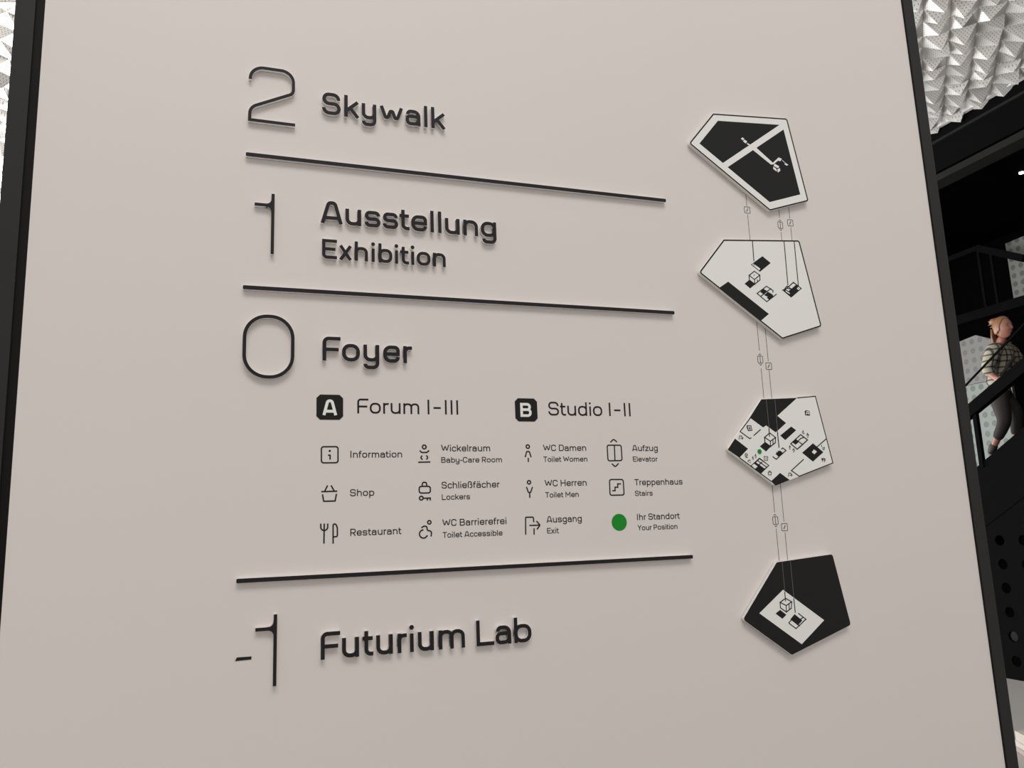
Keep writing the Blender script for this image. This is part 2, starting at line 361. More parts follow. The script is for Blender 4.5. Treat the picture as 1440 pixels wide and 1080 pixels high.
PICTOGRAMS = {'information': {'strokes': [[(253.0, 1766.6),(258.4, 1766.5),(258.4, 1754.7)]], 'closed': [[(235.6, 1789.0),(279.2, 1789.3),(279.2, 1746.2),(235.8, 1746.1)]], 'rings': [], 'dots': [(257.5, 1777.9, 2.9)]}, 'shop': {'strokes': [[(252.0, 1686.2),(244.7, 1671.4)], [(261.1, 1686.1),(269.7, 1670.9)], [(235.7, 1670.3),(277.2, 1670.8)], [(239.0, 1663.2),(241.9, 1645.0),(271.8, 1645.1),(275.1, 1663.7)]], 'closed': [], 'rings': [], 'dots': []}, 'fork': {'strokes': [[(234.8, 1587.4),(234.9, 1569.5),(252.8, 1569.2),(252.7, 1586.8)], [(243.8, 1587.1),(243.1, 1535.5)]], 'closed': [], 'rings': [], 'dots': []}, 'knife': {'strokes': [[(266.7, 1534.5),(266.6, 1585.5),(273.9, 1584.5),(277.6, 1574.9),(277.7, 1552.0),(267.0, 1552.0)]], 'closed': [], 'rings': [], 'dots': []}, 'baby': {'strokes': [[(502.0, 1777.9),(507.3, 1772.6),(522.0, 1772.6),(528.8, 1778.3)], [(508.9, 1763.9),(503.4, 1758.2),(509.6, 1752.9)], [(520.1, 1764.3),(525.8, 1759.0),(520.3, 1753.3)], [(497.4, 1745.6),(531.3, 1746.2)]], 'closed': [], 'rings': [(515.1, 1788.0, 5.3)], 'dots': []}, 'bag': {'strokes': [[(507.4, 1680.4),(508.4, 1690.4),(519.1, 1690.2),(520.2, 1680.2)]], 'closed': [[(498.9, 1679.3),(530.0, 1679.2),(530.1, 1661.0),(498.6, 1661.2)]], 'rings': [], 'dots': []}, 'key': {'strokes': [[(510.3, 1646.8),(531.1, 1647.2)], [(521.4, 1647.0),(521.2, 1640.5)], [(529.4, 1647.6),(529.2, 1640.3)]], 'closed': [], 'rings': [(504.1, 1647.3, 5.1)], 'dots': []}, 'wheelchair': {'strokes': [[(503.1, 1567.2),(511.1, 1572.4),(519.4, 1569.2),(518.3, 1559.4),(532.0, 1557.7),(529.5, 1542.9)], [(508.7, 1561.9),(500.8, 1560.1),(495.8, 1549.7),(502.2, 1540.2),(512.7, 1538.9),(519.4, 1546.3)]], 'closed': [], 'rings': [(525.4, 1581.3, 4.7)], 'dots': []}, 'women': {'strokes': [[(812.3, 1757.6),(817.4, 1774.1),(825.7, 1774.0),(830.4, 1757.5)], [(821.5, 1755.7),(821.5, 1743.9)]], 'closed': [], 'rings': [(821.5, 1788.3, 5.1)], 'dots': []}, 'men': {'strokes': [[(812.5, 1672.3),(817.6, 1656.4),(824.4, 1656.3),(830.9, 1672.0)], [(821.5, 1656.4),(821.3, 1641.1)]], 'closed': [], 'rings': [(820.8, 1685.3, 5.0)], 'dots': []}, 'exit': {'strokes': [[(804.3, 1537.8),(805.9, 1586.5),(829.5, 1586.2),(830.3, 1571.5)], [(816.4, 1563.1),(848.7, 1562.9)], [(838.6, 1574.8),(849.2, 1562.9),(839.0, 1551.2)], [(830.5, 1554.6),(829.7, 1536.9)]], 'closed': [], 'rings': [], 'dots': []}, 'elevator': {'strokes': [[(1099.9, 1792.0),(1098.9, 1745.4)], [(1087.3, 1801.1),(1098.5, 1810.2),(1109.5, 1801.6)], [(1087.8, 1736.5),(1098.7, 1726.9),(1110.5, 1737.2)]], 'closed': [[(1075.7, 1792.1),(1122.6, 1792.0),(1122.6, 1745.7),(1075.8, 1745.1)]], 'rings': [], 'dots': []}, 'stairs': {'strokes': [[(1084.1, 1656.2),(1093.5, 1656.0),(1093.6, 1666.3),(1103.0, 1666.1),(1103.2, 1676.0),(1114.2, 1675.8)]], 'closed': [[(1076.9, 1689.5),(1122.4, 1688.8),(1122.4, 1642.7),(1075.9, 1642.8)]], 'rings': [], 'dots': []}, 'position': {'strokes': [], 'closed': [], 'rings': [], 'dots': [(1100.7, 1562.8, 24.8)]}}
BADGES = {'A': ([(221.9, 1929.3),(292.7, 1930.7),(292.7, 1862.0),(222.3, 1861.4)], [(237.6, 1874.0),(277.1, 1874.4),(257.2, 1916.9)]), 'B': ([(787.3, 1929.3),(856.5, 1930.6),(855.3, 1862.0),(786.5, 1861.5)], [(802.7, 1875.0),(837.6, 1875.4),(822.1, 1916.3)])}
PLAQUES = {'top': {'outline': [[(1541.1, 2928.8),(1849.6, 2953.7),(1904.6, 2648.2),(1738.2, 2596.1),(1436.5, 2806.7)]], 'dark': [[(1559.1, 2904.6),(1814.0, 2924.7),(1563.9, 2750.2),(1477.6, 2810.3)], [(1829.3, 2909.2),(1871.5, 2669.9),(1739.3, 2627.7),(1581.4, 2737.3)]], 'light': [[(1697.6, 2822.1),(1704.3, 2825.6),(1770.1, 2775.2),(1761.4, 2767.5),(1690.4, 2814.2)], [(1761.6, 2769.7),(1795.6, 2799.1),(1809.0, 2795.4),(1801.5, 2785.6),(1791.7, 2786.6),(1769.5, 2769.4)], [(1652.8, 2855.9),(1660.4, 2850.3),(1654.0, 2844.2),(1645.9, 2849.8)], [(1661.6, 2848.3),(1670.6, 2842.0),(1663.6, 2834.5),(1653.7, 2841.1)], [(1671.6, 2837.3),(1681.7, 2832.4),(1678.4, 2828.5),(1668.3, 2833.3)], [(1775.3, 2773.6),(1794.3, 2766.1),(1789.8, 2757.7),(1771.7, 2763.5)], [(1769.1, 2761.8),(1781.6, 2754.5),(1781.9, 2744.4),(1768.1, 2752.9)], [(1784.3, 2752.6),(1795.9, 2759.3),(1797.3, 2749.7),(1786.5, 2741.8)], [(1822.4, 2781.5),(1833.7, 2776.2),(1827.2, 2771.9),(1816.8, 2776.4)]], 'stroke': [[(1809.4, 2790.1),(1824.1, 2779.5)], [(1652.2, 2849.7),(1656.2, 2846.7)]]}, 'upper': {'outline': [[(1538.7, 2475.2),(1846.9, 2498.6),(1902.2, 2195.2),(1736.9, 2144.0),(1434.3, 2354.7)]], 'dark': [[(1543.3, 2330.1),(1691.6, 2227.9),(1656.7, 2202.7),(1505.6, 2305.7)], [(1687.9, 2429.1),(1719.1, 2407.4),(1671.8, 2372.9),(1638.1, 2395.5)], [(1606.1, 2326.9),(1626.9, 2342.2),(1648.0, 2327.8),(1626.7, 2312.1)], [(1679.6, 2314.4),(1693.9, 2307.0),(1679.5, 2293.6),(1665.4, 2302.5)], [(1695.9, 2305.2),(1716.5, 2295.2),(1696.0, 2286.4),(1679.3, 2292.1)], [(1706.8, 2297.6),(1720.2, 2289.7),(1699.1, 2276.0),(1689.2, 2284.1)], [(1804.0, 2347.4),(1836.7, 2325.7),(1788.3, 2290.1),(1757.8, 2312.2)]], 'light': [[(1647.2, 2400.4),(1674.8, 2384.2),(1669.7, 2377.7),(1643.2, 2395.5)], [(1627.2, 2357.3),(1649.4, 2373.2),(1669.6, 2361.0),(1668.7, 2344.3),(1646.3, 2328.4),(1625.5, 2341.3)], [(1803.3, 2341.9),(1812.5, 2336.4),(1779.9, 2312.4),(1770.3, 2317.5)], [(1823.4, 2330.6),(1829.9, 2325.2),(1821.9, 2318.6),(1814.5, 2323.5)], [(1767.0, 2315.4),(1785.6, 2305.2),(1782.7, 2299.3),(1766.2, 2308.9)]], 'closed': [[(1627.2, 2357.3),(1649.4, 2373.2),(1669.6, 2361.0),(1646.8, 2344.3)], [(1627.2, 2357.3),(1646.8, 2344.3),(1646.3, 2328.4),(1626.4, 2341.4)], [(1646.8, 2344.3),(1669.6, 2361.0),(1668.7, 2344.3),(1646.3, 2328.4)], [(1766.3, 2321.1),(1776.2, 2330.2),(1791.9, 2320.5),(1792.6, 2311.3),(1782.9, 2300.4),(1766.2, 2308.9)]], 'stroke': [[(1653.3, 2482.0),(1651.6, 2409.1)], [(1782.3, 2492.3),(1779.7, 2333.4)], [(1824.4, 2495.9),(1822.7, 2332.4)], [(1658.0, 2345.0),(1658.4, 2336.8)], [(1715.2, 2303.4),(1717.3, 2310.4),(1692.4, 2323.9),(1651.9, 2296.4),(1687.7, 2270.1),(1730.0, 2299.0)], [(1665.9, 2287.5),(1684.6, 2300.7),(1710.3, 2317.5)], [(1775.2, 2321.7),(1791.9, 2320.5)], [(1784.1, 2310.8),(1793.0, 2319.0)], [(1754.0, 2313.5),(1767.4, 2319.3)], [(1648.4, 2395.9),(1651.7, 2394.6)], [(1645.9, 2360.1),(1648.7, 2358.8)], [(1821.8, 2324.7),(1823.4, 2323.6)]]}, 'ground': {'outline': [[(1629.7, 1938.7),(1845.8, 1953.8),(1888.1, 1730.1),(1747.4, 1687.9),(1652.7, 1659.7),(1486.5, 1775.5)]], 'dark': [[(1629.7, 1938.7),(1770.9, 1946.1),(1686.0, 1885.3),(1717.2, 1861.9),(1673.3, 1830.9),(1639.3, 1853.3),(1626.5, 1846.8),(1579.2, 1878.4)], [(1516.6, 1810.8),(1562.3, 1778.4),(1526.9, 1749.7),(1486.5, 1775.5)], [(1675.1, 1700.3),(1709.7, 1677.0),(1652.7, 1659.7),(1637.4, 1674.1)], [(1736.0, 1850.7),(1754.0, 1838.4),(1707.6, 1805.9),(1689.3, 1820.7)], [(1815.4, 1795.6),(1853.7, 1766.2),(1807.8, 1735.3),(1768.4, 1764.6)], [(1602.0, 1749.9),(1637.4, 1724.4),(1600.7, 1697.4),(1564.6, 1723.5)], [(1607.4, 1785.5),(1626.8, 1798.9),(1647.8, 1783.9),(1629.2, 1769.0)], [(1748.5, 1808.5),(1761.1, 1800.5),(1746.3, 1790.8),(1733.7, 1798.8)], [(1682.6, 1772.6),(1693.2, 1765.2),(1674.6, 1752.6),(1664.2, 1761.2)], [(1804.7, 1905.7),(1815.0, 1903.2),(1815.1, 1887.3),(1796.1, 1887.8),(1795.6, 1902.9)], [(1565.3, 1853.4),(1582.1, 1853.5),(1584.8, 1836.3),(1568.9, 1834.3),(1563.9, 1846.4)]], 'light': [[(1816.8, 1775.4),(1827.8, 1768.2),(1816.7, 1759.2),(1807.0, 1766.4)], [(1601.4, 1744.5),(1632.1, 1724.4),(1617.6, 1715.1),(1588.0, 1734.2)], [(1570.3, 1725.0),(1580.1, 1730.2),(1592.2, 1721.7),(1581.0, 1713.9)], [(1628.6, 1814.8),(1649.9, 1829.2),(1670.2, 1814.2),(1667.6, 1797.3),(1647.9, 1784.5),(1627.5, 1798.2)], [(1568.7, 1850.2),(1579.9, 1850.3),(1581.3, 1838.5),(1570.8, 1837.8)]], 'closed': [[(1628.6, 1814.8),(1649.9, 1829.2),(1670.2, 1814.2),(1649.1, 1802.1)], [(1628.6, 1814.8),(1649.1, 1802.1),(1648.0, 1785.5),(1628.0, 1798.9)], [(1649.1, 1802.1),(1670.2, 1814.2),(1667.6, 1797.3),(1648.0, 1785.5)], [(1769.9, 1824.2),(1795.1, 1806.6),(1750.4, 1776.3),(1727.4, 1794.3)]], 'stroke': [[(1581.7, 1877.8),(1538.1, 1833.3),(1572.0, 1810.6),(1577.9, 1813.8)], [(1616.3, 1840.3),(1587.9, 1820.4)], [(1771.7, 1743.3),(1719.8, 1707.3),(1747.6, 1688.8)], [(1870.6, 1810.3),(1821.1, 1777.7)], [(1770.9, 1946.1),(1844.8, 1952.8),(1887.3, 1730.4),(1747.5, 1688.5)], [(1527.0, 1750.3),(1639.1, 1673.1)], [(1746.6, 1809.2),(1773.7, 1791.7)], [(1749.2, 1798.2),(1769.5, 1811.8),(1782.4, 1815.1)], [(1758.8, 1781.1),(1788.7, 1802.1)], [(1695.0, 1780.3),(1706.0, 1772.5),(1665.3, 1744.1),(1652.6, 1752.7)], [(1688.8, 1776.4),(1695.1, 1781.2)], [(1648.8, 1843.7),(1647.5, 1818.0)], [(1679.9, 1831.6),(1680.4, 1782.9)], [(1659.3, 1808.5),(1658.6, 1791.8)], [(1594.2, 1740.5),(1625.5, 1719.1)], [(1610.5, 1735.6),(1594.5, 1725.7),(1606.6, 1716.8)], [(1646.8, 1819.0),(1648.9, 1817.4)], [(1679.0, 1784.1),(1681.1, 1782.2)], [(1668.7, 1766.9),(1681.0, 1758.6)], [(1674.8, 1770.7),(1687.2, 1762.4)]], 'pale': [[(1647.7, 1939.0),(1648.7, 1842.1)], [(1681.6, 1941.2),(1679.9, 1831.6)], [(1800.4, 1890.5),(1803.8, 1901.7),(1809.7, 1901.8),(1810.7, 1890.6)], [(1801.7, 1894.8),(1810.8, 1894.9)]], 'thin': [[(1573.3, 1840.7),(1572.9, 1847.1),(1577.3, 1847.1),(1577.8, 1840.7),(1573.3, 1840.7)], [(1573.6, 1843.9),(1577.7, 1843.9)], [(1531.0, 1807.7),(1535.1, 1819.4),(1542.5, 1819.4),(1542.0, 1814.6)], [(1536.9, 1810.8),(1546.2, 1812.1)], [(1542.9, 1816.2),(1547.0, 1812.4),(1543.6, 1808.3)], [(1705.2, 1688.2),(1708.9, 1699.8),(1716.6, 1699.7),(1716.0, 1695.0)], [(1710.3, 1691.9),(1720.3, 1692.7)], [(1716.9, 1696.6),(1721.1, 1693.0),(1717.5, 1688.6)], [(1620.0, 1753.9),(1633.8, 1752.8),(1631.7, 1741.1),(1619.4, 1741.2),(1620.0, 1753.9)], [(1626.7, 1749.7),(1626.1, 1744.3)], [(1629.4, 1703.3),(1641.8, 1703.2),(1639.3, 1694.4),(1630.3, 1694.5),(1629.4, 1703.3)], [(1632.4, 1703.3),(1634.8, 1707.7)], [(1638.8, 1703.2),(1637.0, 1707.7)], [(1548.0, 1758.0),(1552.2, 1763.7),(1557.8, 1760.5),(1556.5, 1755.5),(1548.6, 1757.4)], [(1548.2, 1753.3),(1558.2, 1750.1)], [(1553.0, 1753.3),(1551.8, 1749.2)], [(1558.6, 1736.0),(1557.9, 1740.7),(1564.1, 1742.9),(1567.4, 1739.7)], [(1563.4, 1736.0),(1566.7, 1732.9)], [(1574.6, 1747.8),(1577.0, 1753.2),(1578.7, 1747.8),(1576.6, 1742.2)], [(1584.6, 1754.7),(1588.2, 1760.3),(1589.5, 1751.5),(1586.8, 1747.8)], [(1849.4, 1782.5),(1848.4, 1789.7)], [(1851.0, 1779.2),(1859.4, 1782.5),(1857.1, 1774.3),(1851.0, 1776.0)], [(1844.0, 1746.7),(1844.0, 1740.9),(1848.8, 1740.8),(1849.6, 1746.7)], [(1847.1, 1746.0),(1845.7, 1735.3)], [(1853.0, 1733.6),(1853.4, 1746.0),(1857.1, 1743.4),(1856.3, 1737.5)], [(1776.6, 1831.3),(1782.1, 1837.9),(1779.3, 1828.1),(1786.1, 1828.8)], [(1793.1, 1821.6),(1797.9, 1828.8),(1799.0, 1821.6),(1796.0, 1813.5)], [(1797.4, 1824.9),(1802.3, 1822.9)], [(1719.5, 1782.8),(1722.4, 1787.6),(1724.9, 1782.8)], [(1722.6, 1782.8),(1721.7, 1775.7)], [(1731.4, 1773.1),(1737.0, 1777.9),(1739.1, 1772.4),(1733.8, 1766.7)]], 'green': [[(1604.1, 1769.1)], [(1604.9, 1776.7)]]}, 'bottom': {'outline': [[(1630.8, 1422.0),(1846.6, 1437.1),(1889.3, 1214.6),(1654.5, 1142.0),(1489.7, 1258.7)]], 'light': [[(1644.4, 1337.6),(1788.1, 1235.9),(1694.7, 1170.5),(1549.9, 1273.0)]], 'dark': [[(1608.3, 1268.1),(1626.5, 1278.2),(1647.9, 1262.0),(1631.9, 1250.8)], [(1678.6, 1261.9),(1705.2, 1240.7),(1686.8, 1227.2),(1660.9, 1247.3)]], 'light2': [[(1629.1, 1300.3),(1650.6, 1311.4),(1671.9, 1299.1),(1668.5, 1280.4),(1648.7, 1269.3),(1628.3, 1283.0)]], 'closed': [[(1629.1, 1300.3),(1650.6, 1311.4),(1671.9, 1299.1),(1650.5, 1289.5)], [(1629.1, 1300.3),(1650.5, 1289.5),(1648.8, 1270.3),(1628.4, 1284.0)], [(1650.5, 1289.5),(1671.9, 1299.1),(1668.5, 1280.4),(1648.8, 1270.3)]], 'stroke': [[(1692.4, 1263.4),(1719.2, 1243.7),(1678.9, 1218.4),(1653.5, 1236.9)], [(1653.5, 1236.9),(1669.0, 1248.2)], [(1649.8, 1330.8),(1649.5, 1302.0)], [(1681.2, 1309.5),(1681.5, 1265.6)], [(1661.3, 1292.8),(1660.5, 1275.5)], [(1709.5, 1250.3),(1692.9, 1241.6)], [(1668.5, 1244.3),(1693.9, 1224.7)]], 'pale': [[(1650.7, 1423.6),(1649.9, 1331.8)], [(1681.8, 1423.7),(1681.4, 1311.0)]], 'stripe': [[(1671.6, 1254.9),(1684.9, 1242.1)], [(1678.2, 1258.4),(1692.7, 1245.5)], [(1666.1, 1250.4),(1678.2, 1237.7)]]}}
LINES = {'a': [[(1657.1, 2667.5),(1655.3, 2611.8)], [(1656.0, 2581.0),(1656.5, 2488.1)]], 'b': [[(1787.5, 2618.7),(1786.6, 2580.8)], [(1786.3, 2528.9),(1786.6, 2499.2)]], 'c': [[(1832.0, 2633.6),(1828.4, 2583.5)], [(1829.4, 2550.9),(1828.4, 2502.8)]], 'd': [[(1653.5, 2214.2),(1652.0, 2104.9)], [(1651.0, 2044.9),(1651.7, 1945.3)]], 'e': [[(1683.8, 2196.1),(1681.1, 2069.9)], [(1683.9, 2039.9),(1683.4, 1945.9)]], 'f': [[(1651.2, 1667.7),(1652.5, 1576.3)], [(1652.6, 1524.9),(1652.5, 1425.4)]], 'g': [[(1685.0, 1671.7),(1683.8, 1546.2)], [(1683.4, 1512.2),(1685.1, 1427.1)]]}
LINE_ICONS = {'a': (1656.0, 2597.0, 's'), 'b': (1786.6, 2554.8, 'e'), 'c': (1828.9, 2567.0, 's'), 'd': (1651.5, 2074.9, 'e'), 'e': (1682.6, 2053.6, 's'), 'f': (1652.3, 1550.5, 'e'), 'g': (1684.0, 1528.7, 's')}


mm = lambda pts: [(x / 1000.0, z / 1000.0) for x, z in pts]
Y_BODY, Y_FACE, Y_VINYL = -0.0120, -0.0135, -0.0006

# ------------------------------------------------------------------ setting: floor, ceiling, dark stairwell
b = MB(); b.box((-12, -9, -0.2), (12, 18, 0.0)); structure(b.build('floor', M['floor']))

def ceiling():
    """faceted metal ceiling: diamond cells, each an off-centre pyramid hanging down"""
    s = 0.1445; zc = 5.6; b = MB()
    rnd = random.Random(3)
    nx = int(14 / s); ny = int(13.6 / s); x0 = 7.0; y0 = 0.4
    hz = {}
    def corner(i, j):
        if (i, j) not in hz: hz[(i, j)] = zc + rnd.uniform(-.012, .012)
        return Vector((x0 - i * s, y0 + j * s, hz[(i, j)]))
    for i in range(0, nx):
        for j in range(1, ny):
            if (i + j) % 2: continue
            A = corner(i - 1, j); B = corner(i, j + 1); Cc = corner(i + 1, j); Dd = corner(i, j - 1)
            ap = Vector((x0 - i * s + rnd.uniform(-.06, .06) + .02, y0 + j * s + rnd.uniform(-.06, .06) - .02, zc - rnd.uniform(.065, .125)))
            for p, q in ((A, B), (B, Cc), (Cc, Dd), (Dd, A)): b.face(p, ap, q)
    structure(b.build('ceiling', M['alu']))
ceiling()
b = MB(); b.box((-7.2, 0.3, 5.66), (7.0, 14.2, 5.8)); structure(b.build('trim_1', M['black2']))

XW = 7.015
def stair_z(y): return 2.009 + 0.577 * (3.881 - y)
# the dark wall below the stair, pierced by round holes
def wall_right():
    b = MB(); py = 0.25; pz = 0.222; ys = [2.385 + py * k for k in range(6)]; zs = [0.061 + pz * k for k in range(6)]; SD = 0.58
    n = 16
    for y in ys:
        for z in zs:
            cy, cz = y + py / 2, z + pz / 2; r = 0.050
            def sqp(k):
                a = 2 * PI * k / n; c, s_ = math.cos(a), math.sin(a); m = max(abs(c), abs(s_)); return (cy + c / m * py / 2, cz + s_ / m * pz / 2)
            for k in range(n):
                a0 = 2 * PI * k / n; a1 = 2 * PI * (k + 1) / n
                p0 = (cy + r * math.cos(a0), cz + r * math.sin(a0)); p1 = (cy + r * math.cos(a1), cz + r * math.sin(a1))
                q0 = sqp(k); q1 = sqp(k + 1)
                b.face((XW, *p0), (XW, *q0), (XW, *q1), (XW, *p1))
                b.face((XW, *p0), (XW, *p1), (XW + .03, *p1), (XW + .03, *p0))
    ya, yb = ys[0], ys[-1] + py; za, zb = zs[0], zs[-1] + pz
    b.face((XW, ya, 0), (XW, yb, 0), (XW, yb, za), (XW, ya, za))
    b.face((XW, ya, zb), (XW, yb, zb), (XW, yb, stair_z(yb) - SD), (XW, ya, stair_z(ya) - SD))
    b.face((XW, -1, 0), (XW, ya, 0), (XW, ya, stair_z(ya) - SD), (XW, -1, stair_z(-1) - SD))
    b.face((XW, yb, 0), (XW, 6.35, 0), (XW, yb, stair_z(yb) - SD))
    structure(b.build('wall_right', M['black']))
wall_right()
# shell of the stairwell
b = MB()
b.box((10.6, -1.2, 0), (10.8, 8.2, 5.6)); structure(b.build('wall_back', M['void']))
b = MB(); b.box((7.0, 8.0, 0), (10.6, 8.2, 5.6)); structure(b.build('wall_far', M['void']))  # unseen end wall, added so sky light does not leak in
b = MB(); b.box((7.03, -1.2, 0), (10.6, -1.0, 5.6)); structure(b.build('wall_near', M['void']))  # near end likewise added, out of view, to shut out sky light
b = MB(); b.box((7.2, -1.0, 5.5), (10.6, 8.0, 5.6)); structure(b.build('trim_2', M['void']))
# black bulkhead over the stairwell opening, with its grey flange
b = MB(); b.box((7.03, -1.0, 5.12), (7.20, 8.0, 5.62)); structure(b.build('trim_3', M['black']))
b = MB(); b.box((6.99, -1.0, 5.005), (7.20, 8.0, 5.075)); structure(b.build('trim_4', M['black2']))
b = MB(); b.box((7.005, -1.0, 5.425), (7.03, 8.0, 5.45)); structure(b.build('trim_5', M['black2']))
b = MB(); b.box((6.985, -1.0, 5.565), (7.06, 14.2, 5.66)); structure(b.build('trim_6', M['edge']))

# ------------------------------------------------------------------ the sign board
PXL, PXR = PANEL_X[0] / 1000, PANEL_X[1] / 1000
TOP = 4.25
board = thing('sign_board', 'tall off-white sign board in a black steel frame, carrying the floor directory', 'sign board', ((PXL + PXR) / 2, 0, 0))
b = MB(); b.box((PXL, 0.0, 0.02), (PXR, 0.16, TOP)); b.build('board_panel', M['board'], board)
FL = (PXL - 0.066, PXL - 0.021); FR = (PXR + 0.004, PXR + 0.052)
for (xa, xb) in (FL, FR):
    b = MB(); b.box((xa, -0.006, 0.0), (xb, 0.18, TOP + .05)); o = b.build('frame_post', M['frame'], board)
b = MB(); b.box((FL[1], -0.004, TOP), (FR[0], 0.18, TOP + .05)); b.build('top_rail', M['frame'], board)
b = MB(); b.box((FL[1], 0.001, 0.0), (PXL, 0.17, TOP)); b.build('gasket', M['gasket'], board)
b = MB(); b.box((PXR, 0.001, 0.0), (FR[0], 0.17, TOP)); b.build('gasket', M['gasket'], board)

# ------------------------------------------------------------------ raised words
WORD_LABEL = {
    'Skywalk': 'dark raised lettering reading Skywalk, beside the big numeral 2',
    'Ausstellung': 'dark raised lettering reading Ausstellung, beside the numeral 1 under the top bar',
    'Exhibition': 'smaller dark raised lettering reading Exhibition, below Ausstellung',
    'Foyer': 'dark raised lettering reading Foyer, beside the big numeral 0',
    'Futurium Lab': 'dark raised lettering reading Futurium Lab, near the foot of the board'}
for text, (letters, zb, cap, spans) in WORDS.items():
    zb /= 1000; cap /= 1000
    w = 0.0097 if text != 'Exhibition' else 0.0086
    root = thing('raised_lettering', WORD_LABEL[text], 'lettering', (spans[0][0] / 1000, 0, zb), 'raised words on the board')
    for ch, (xl, xr) in zip(letters, spans):
        xl /= 1000; xr /= 1000; W = xr - xl
        if GW[ch] is None: xl = (xl + xr - w) / 2; W = w
        b = MB(); put_glyph(b, ch, xl, zb, cap, W, w, -0.0002, Y_BODY)
        lt = b.build('letter', M['acrylic'], root)
        b = MB(); put_glyph(b, ch, xl, zb, cap, W, w + .0002, Y_BODY - .0001, Y_FACE)
        b.build('letter_face', M['face'], lt)

# ------------------------------------------------------------------ big thin numerals
def raised(name, label, cat, strokes, w, group, extra=()):
    pts = [p for s_, c in strokes for p in s_]
    root = thing(name, label, cat, (min(p[0] for p in pts), 0, min(p[1] for p in pts)), group)
    body, face = MB(), MB()
    k = 0
    for s_, c in strokes:
        p = fillet(s_, c, 12)
        body.ribbon(p, w, -.0002, Y_BODY - k, c); face.ribbon(p, w + .0002, Y_BODY - .0001, Y_FACE - k, c); k += .00004
    for poly in extra:
        body.prism(poly, -.0002, Y_BODY - k); face.prism(poly, Y_BODY - .0001, Y_FACE - k); k += .00004
    body.build('numeral_body', M['acrylic'], root); face.build('numeral_face', M['face'], root)
    return root
G_NUM = 'big thin numerals down the left of the board'
NW = 0.0082
p = mm(NUMERALS['two'])
raised('raised_numeral', 'thin dark raised numeral 2 at top left, beside Skywalk', 'numeral',
       [([p[0], (p[0][0], p[1][1], .036), (p[2][0], p[1][1], .046), (p[2][0], p[3][1], .018), (p[4][0], p[4][1], .030), (p[4][0], p[6][1]), (p[6][0], p[6][1])], False)], NW, G_NUM)
p = mm(NUMERALS['zero'])
x0, x1, z0, z1 = p[2][0], p[3][0], p[1][1], p[0][1]
raised('raised_numeral', 'thin dark raised numeral 0 beside the word Foyer', 'numeral',
       [([(x0, z0, .058), (x1, z0, .058), (x1, z1, .058), (x0, z1, .058)], True)], 0.0088, G_NUM)
def one(key, label):
    p = mm(NUMERALS[key]); x = (p[0][0] + p[1][0]) / 2; zf = (p[2][1] + p[3][1]) / 2; h = NW / 2; R = .014
    def web(s):
        c = (x - h - R, zf + s * (h + R)); arc = [(c[0] + R * math.cos(a), c[1] - s * R * math.sin(a)) for a in [PI / 2 * k / 8 for k in range(9)]]
        return arc + [(x - h + .001, zf)] if True else arc
    return raised('raised_numeral', label, 'numeral', [([(x, p[1][1]), (x, p[0][1])], False), ([(p[2][0], zf), (x, zf)], False)], NW, G_NUM,
                  extra=[web(1), web(-1)])
one('one', 'thin dark raised numeral 1 beside Ausstellung')
one('minus_one', 'thin dark raised numeral 1 of the minus one, beside Futurium Lab')
p = mm(NUMERALS['minus'])
b = MB(); b.prism(fillet([(p[0][0], p[0][1]), (p[1][0], p[1][1], .004), p[2], p[3]], True), 0, -0.0012)
tag(b.build('minus_sign', M['face']), 'short dark minus sign left of the lowest numeral 1', 'minus sign')

# ------------------------------------------------------------------ long divider bars
for z, lab in zip(RULE_Z, ('long dark raised bar between Skywalk and Ausstellung', 'long dark raised bar between Exhibition and Foyer', 'long dark raised bar above Futurium Lab')):
    xa, xb = RULE_X[0] / 1000, RULE_X[1] / 1000; z /= 1000; h = .0054
    root = thing('divider_bar', lab, 'bar', (xa, 0, z - h), 'long divider bars')
    b = MB(); b.prism(fillet([(xa, z - h, .003), (xb, z - h, .003), (xb, z + h, .003), (xa, z + h, .003)], True), -.0002, Y_BODY); b.build('bar_body', M['acrylic'], root)
    b = MB(); b.prism(fillet([(xa - .0001, z - h, .003), (xb, z - h, .003), (xb, z + h, .003), (xa - .0001, z + h, .003)], True), Y_BODY - .0001, Y_FACE); b.build('bar_face', M['face'], root)

# ------------------------------------------------------------------ printed captions
def print_line(root, key, cap, w):
    xl, xr, z0, _ = CAPTIONS[key]
    b = MB(); text_line(b, key, xl / 1000, xr / 1000, z0 / 1000, cap, w, 0.0, Y_VINYL)
    return b.build('text_line', M['vinyl'], root)
PAIRS = [('Information', None), ('Shop', None), ('Restaurant', None), ('Wickelraum', 'Baby-Care Room'), ('Schließfächer', 'Lockers'),
         ('WC Barrierefrei', 'Toilet Accessible'), ('WC Damen', 'Toilet Women'), ('WC Herren', 'Toilet Men'), ('Ausgang', 'Exit'),
         ('Aufzug', 'Elevator'), ('Treppenhaus', 'Stairs'), ('Ihr Standort', 'Your Position')]
for g, e in PAIRS:
    c = CAPTIONS[e or g]
    lab = 'small black printed caption reading ' + g + (', ' + e if e else '')
    root = thing('printed_caption', lab, 'caption', (c[0] / 1000, 0, c[2] / 1000), 'small captions of the foyer legend')
    print_line(root, g, .0185, .00245)
    if e: print_line(root, e, .0155, .0021)
for key, lab in (('Forum I–III', 'black printed caption reading Forum I–III, beside the A badge'), ('Studio I–II', 'black printed caption reading Studio I–II, beside the B badge')):
    c = CAPTIONS[key]
    root = thing('printed_caption', lab, 'caption', (c[0] / 1000, 0, c[2] / 1000), 'room captions beside the letter badges')
    print_line(root, key, .041, .0049)

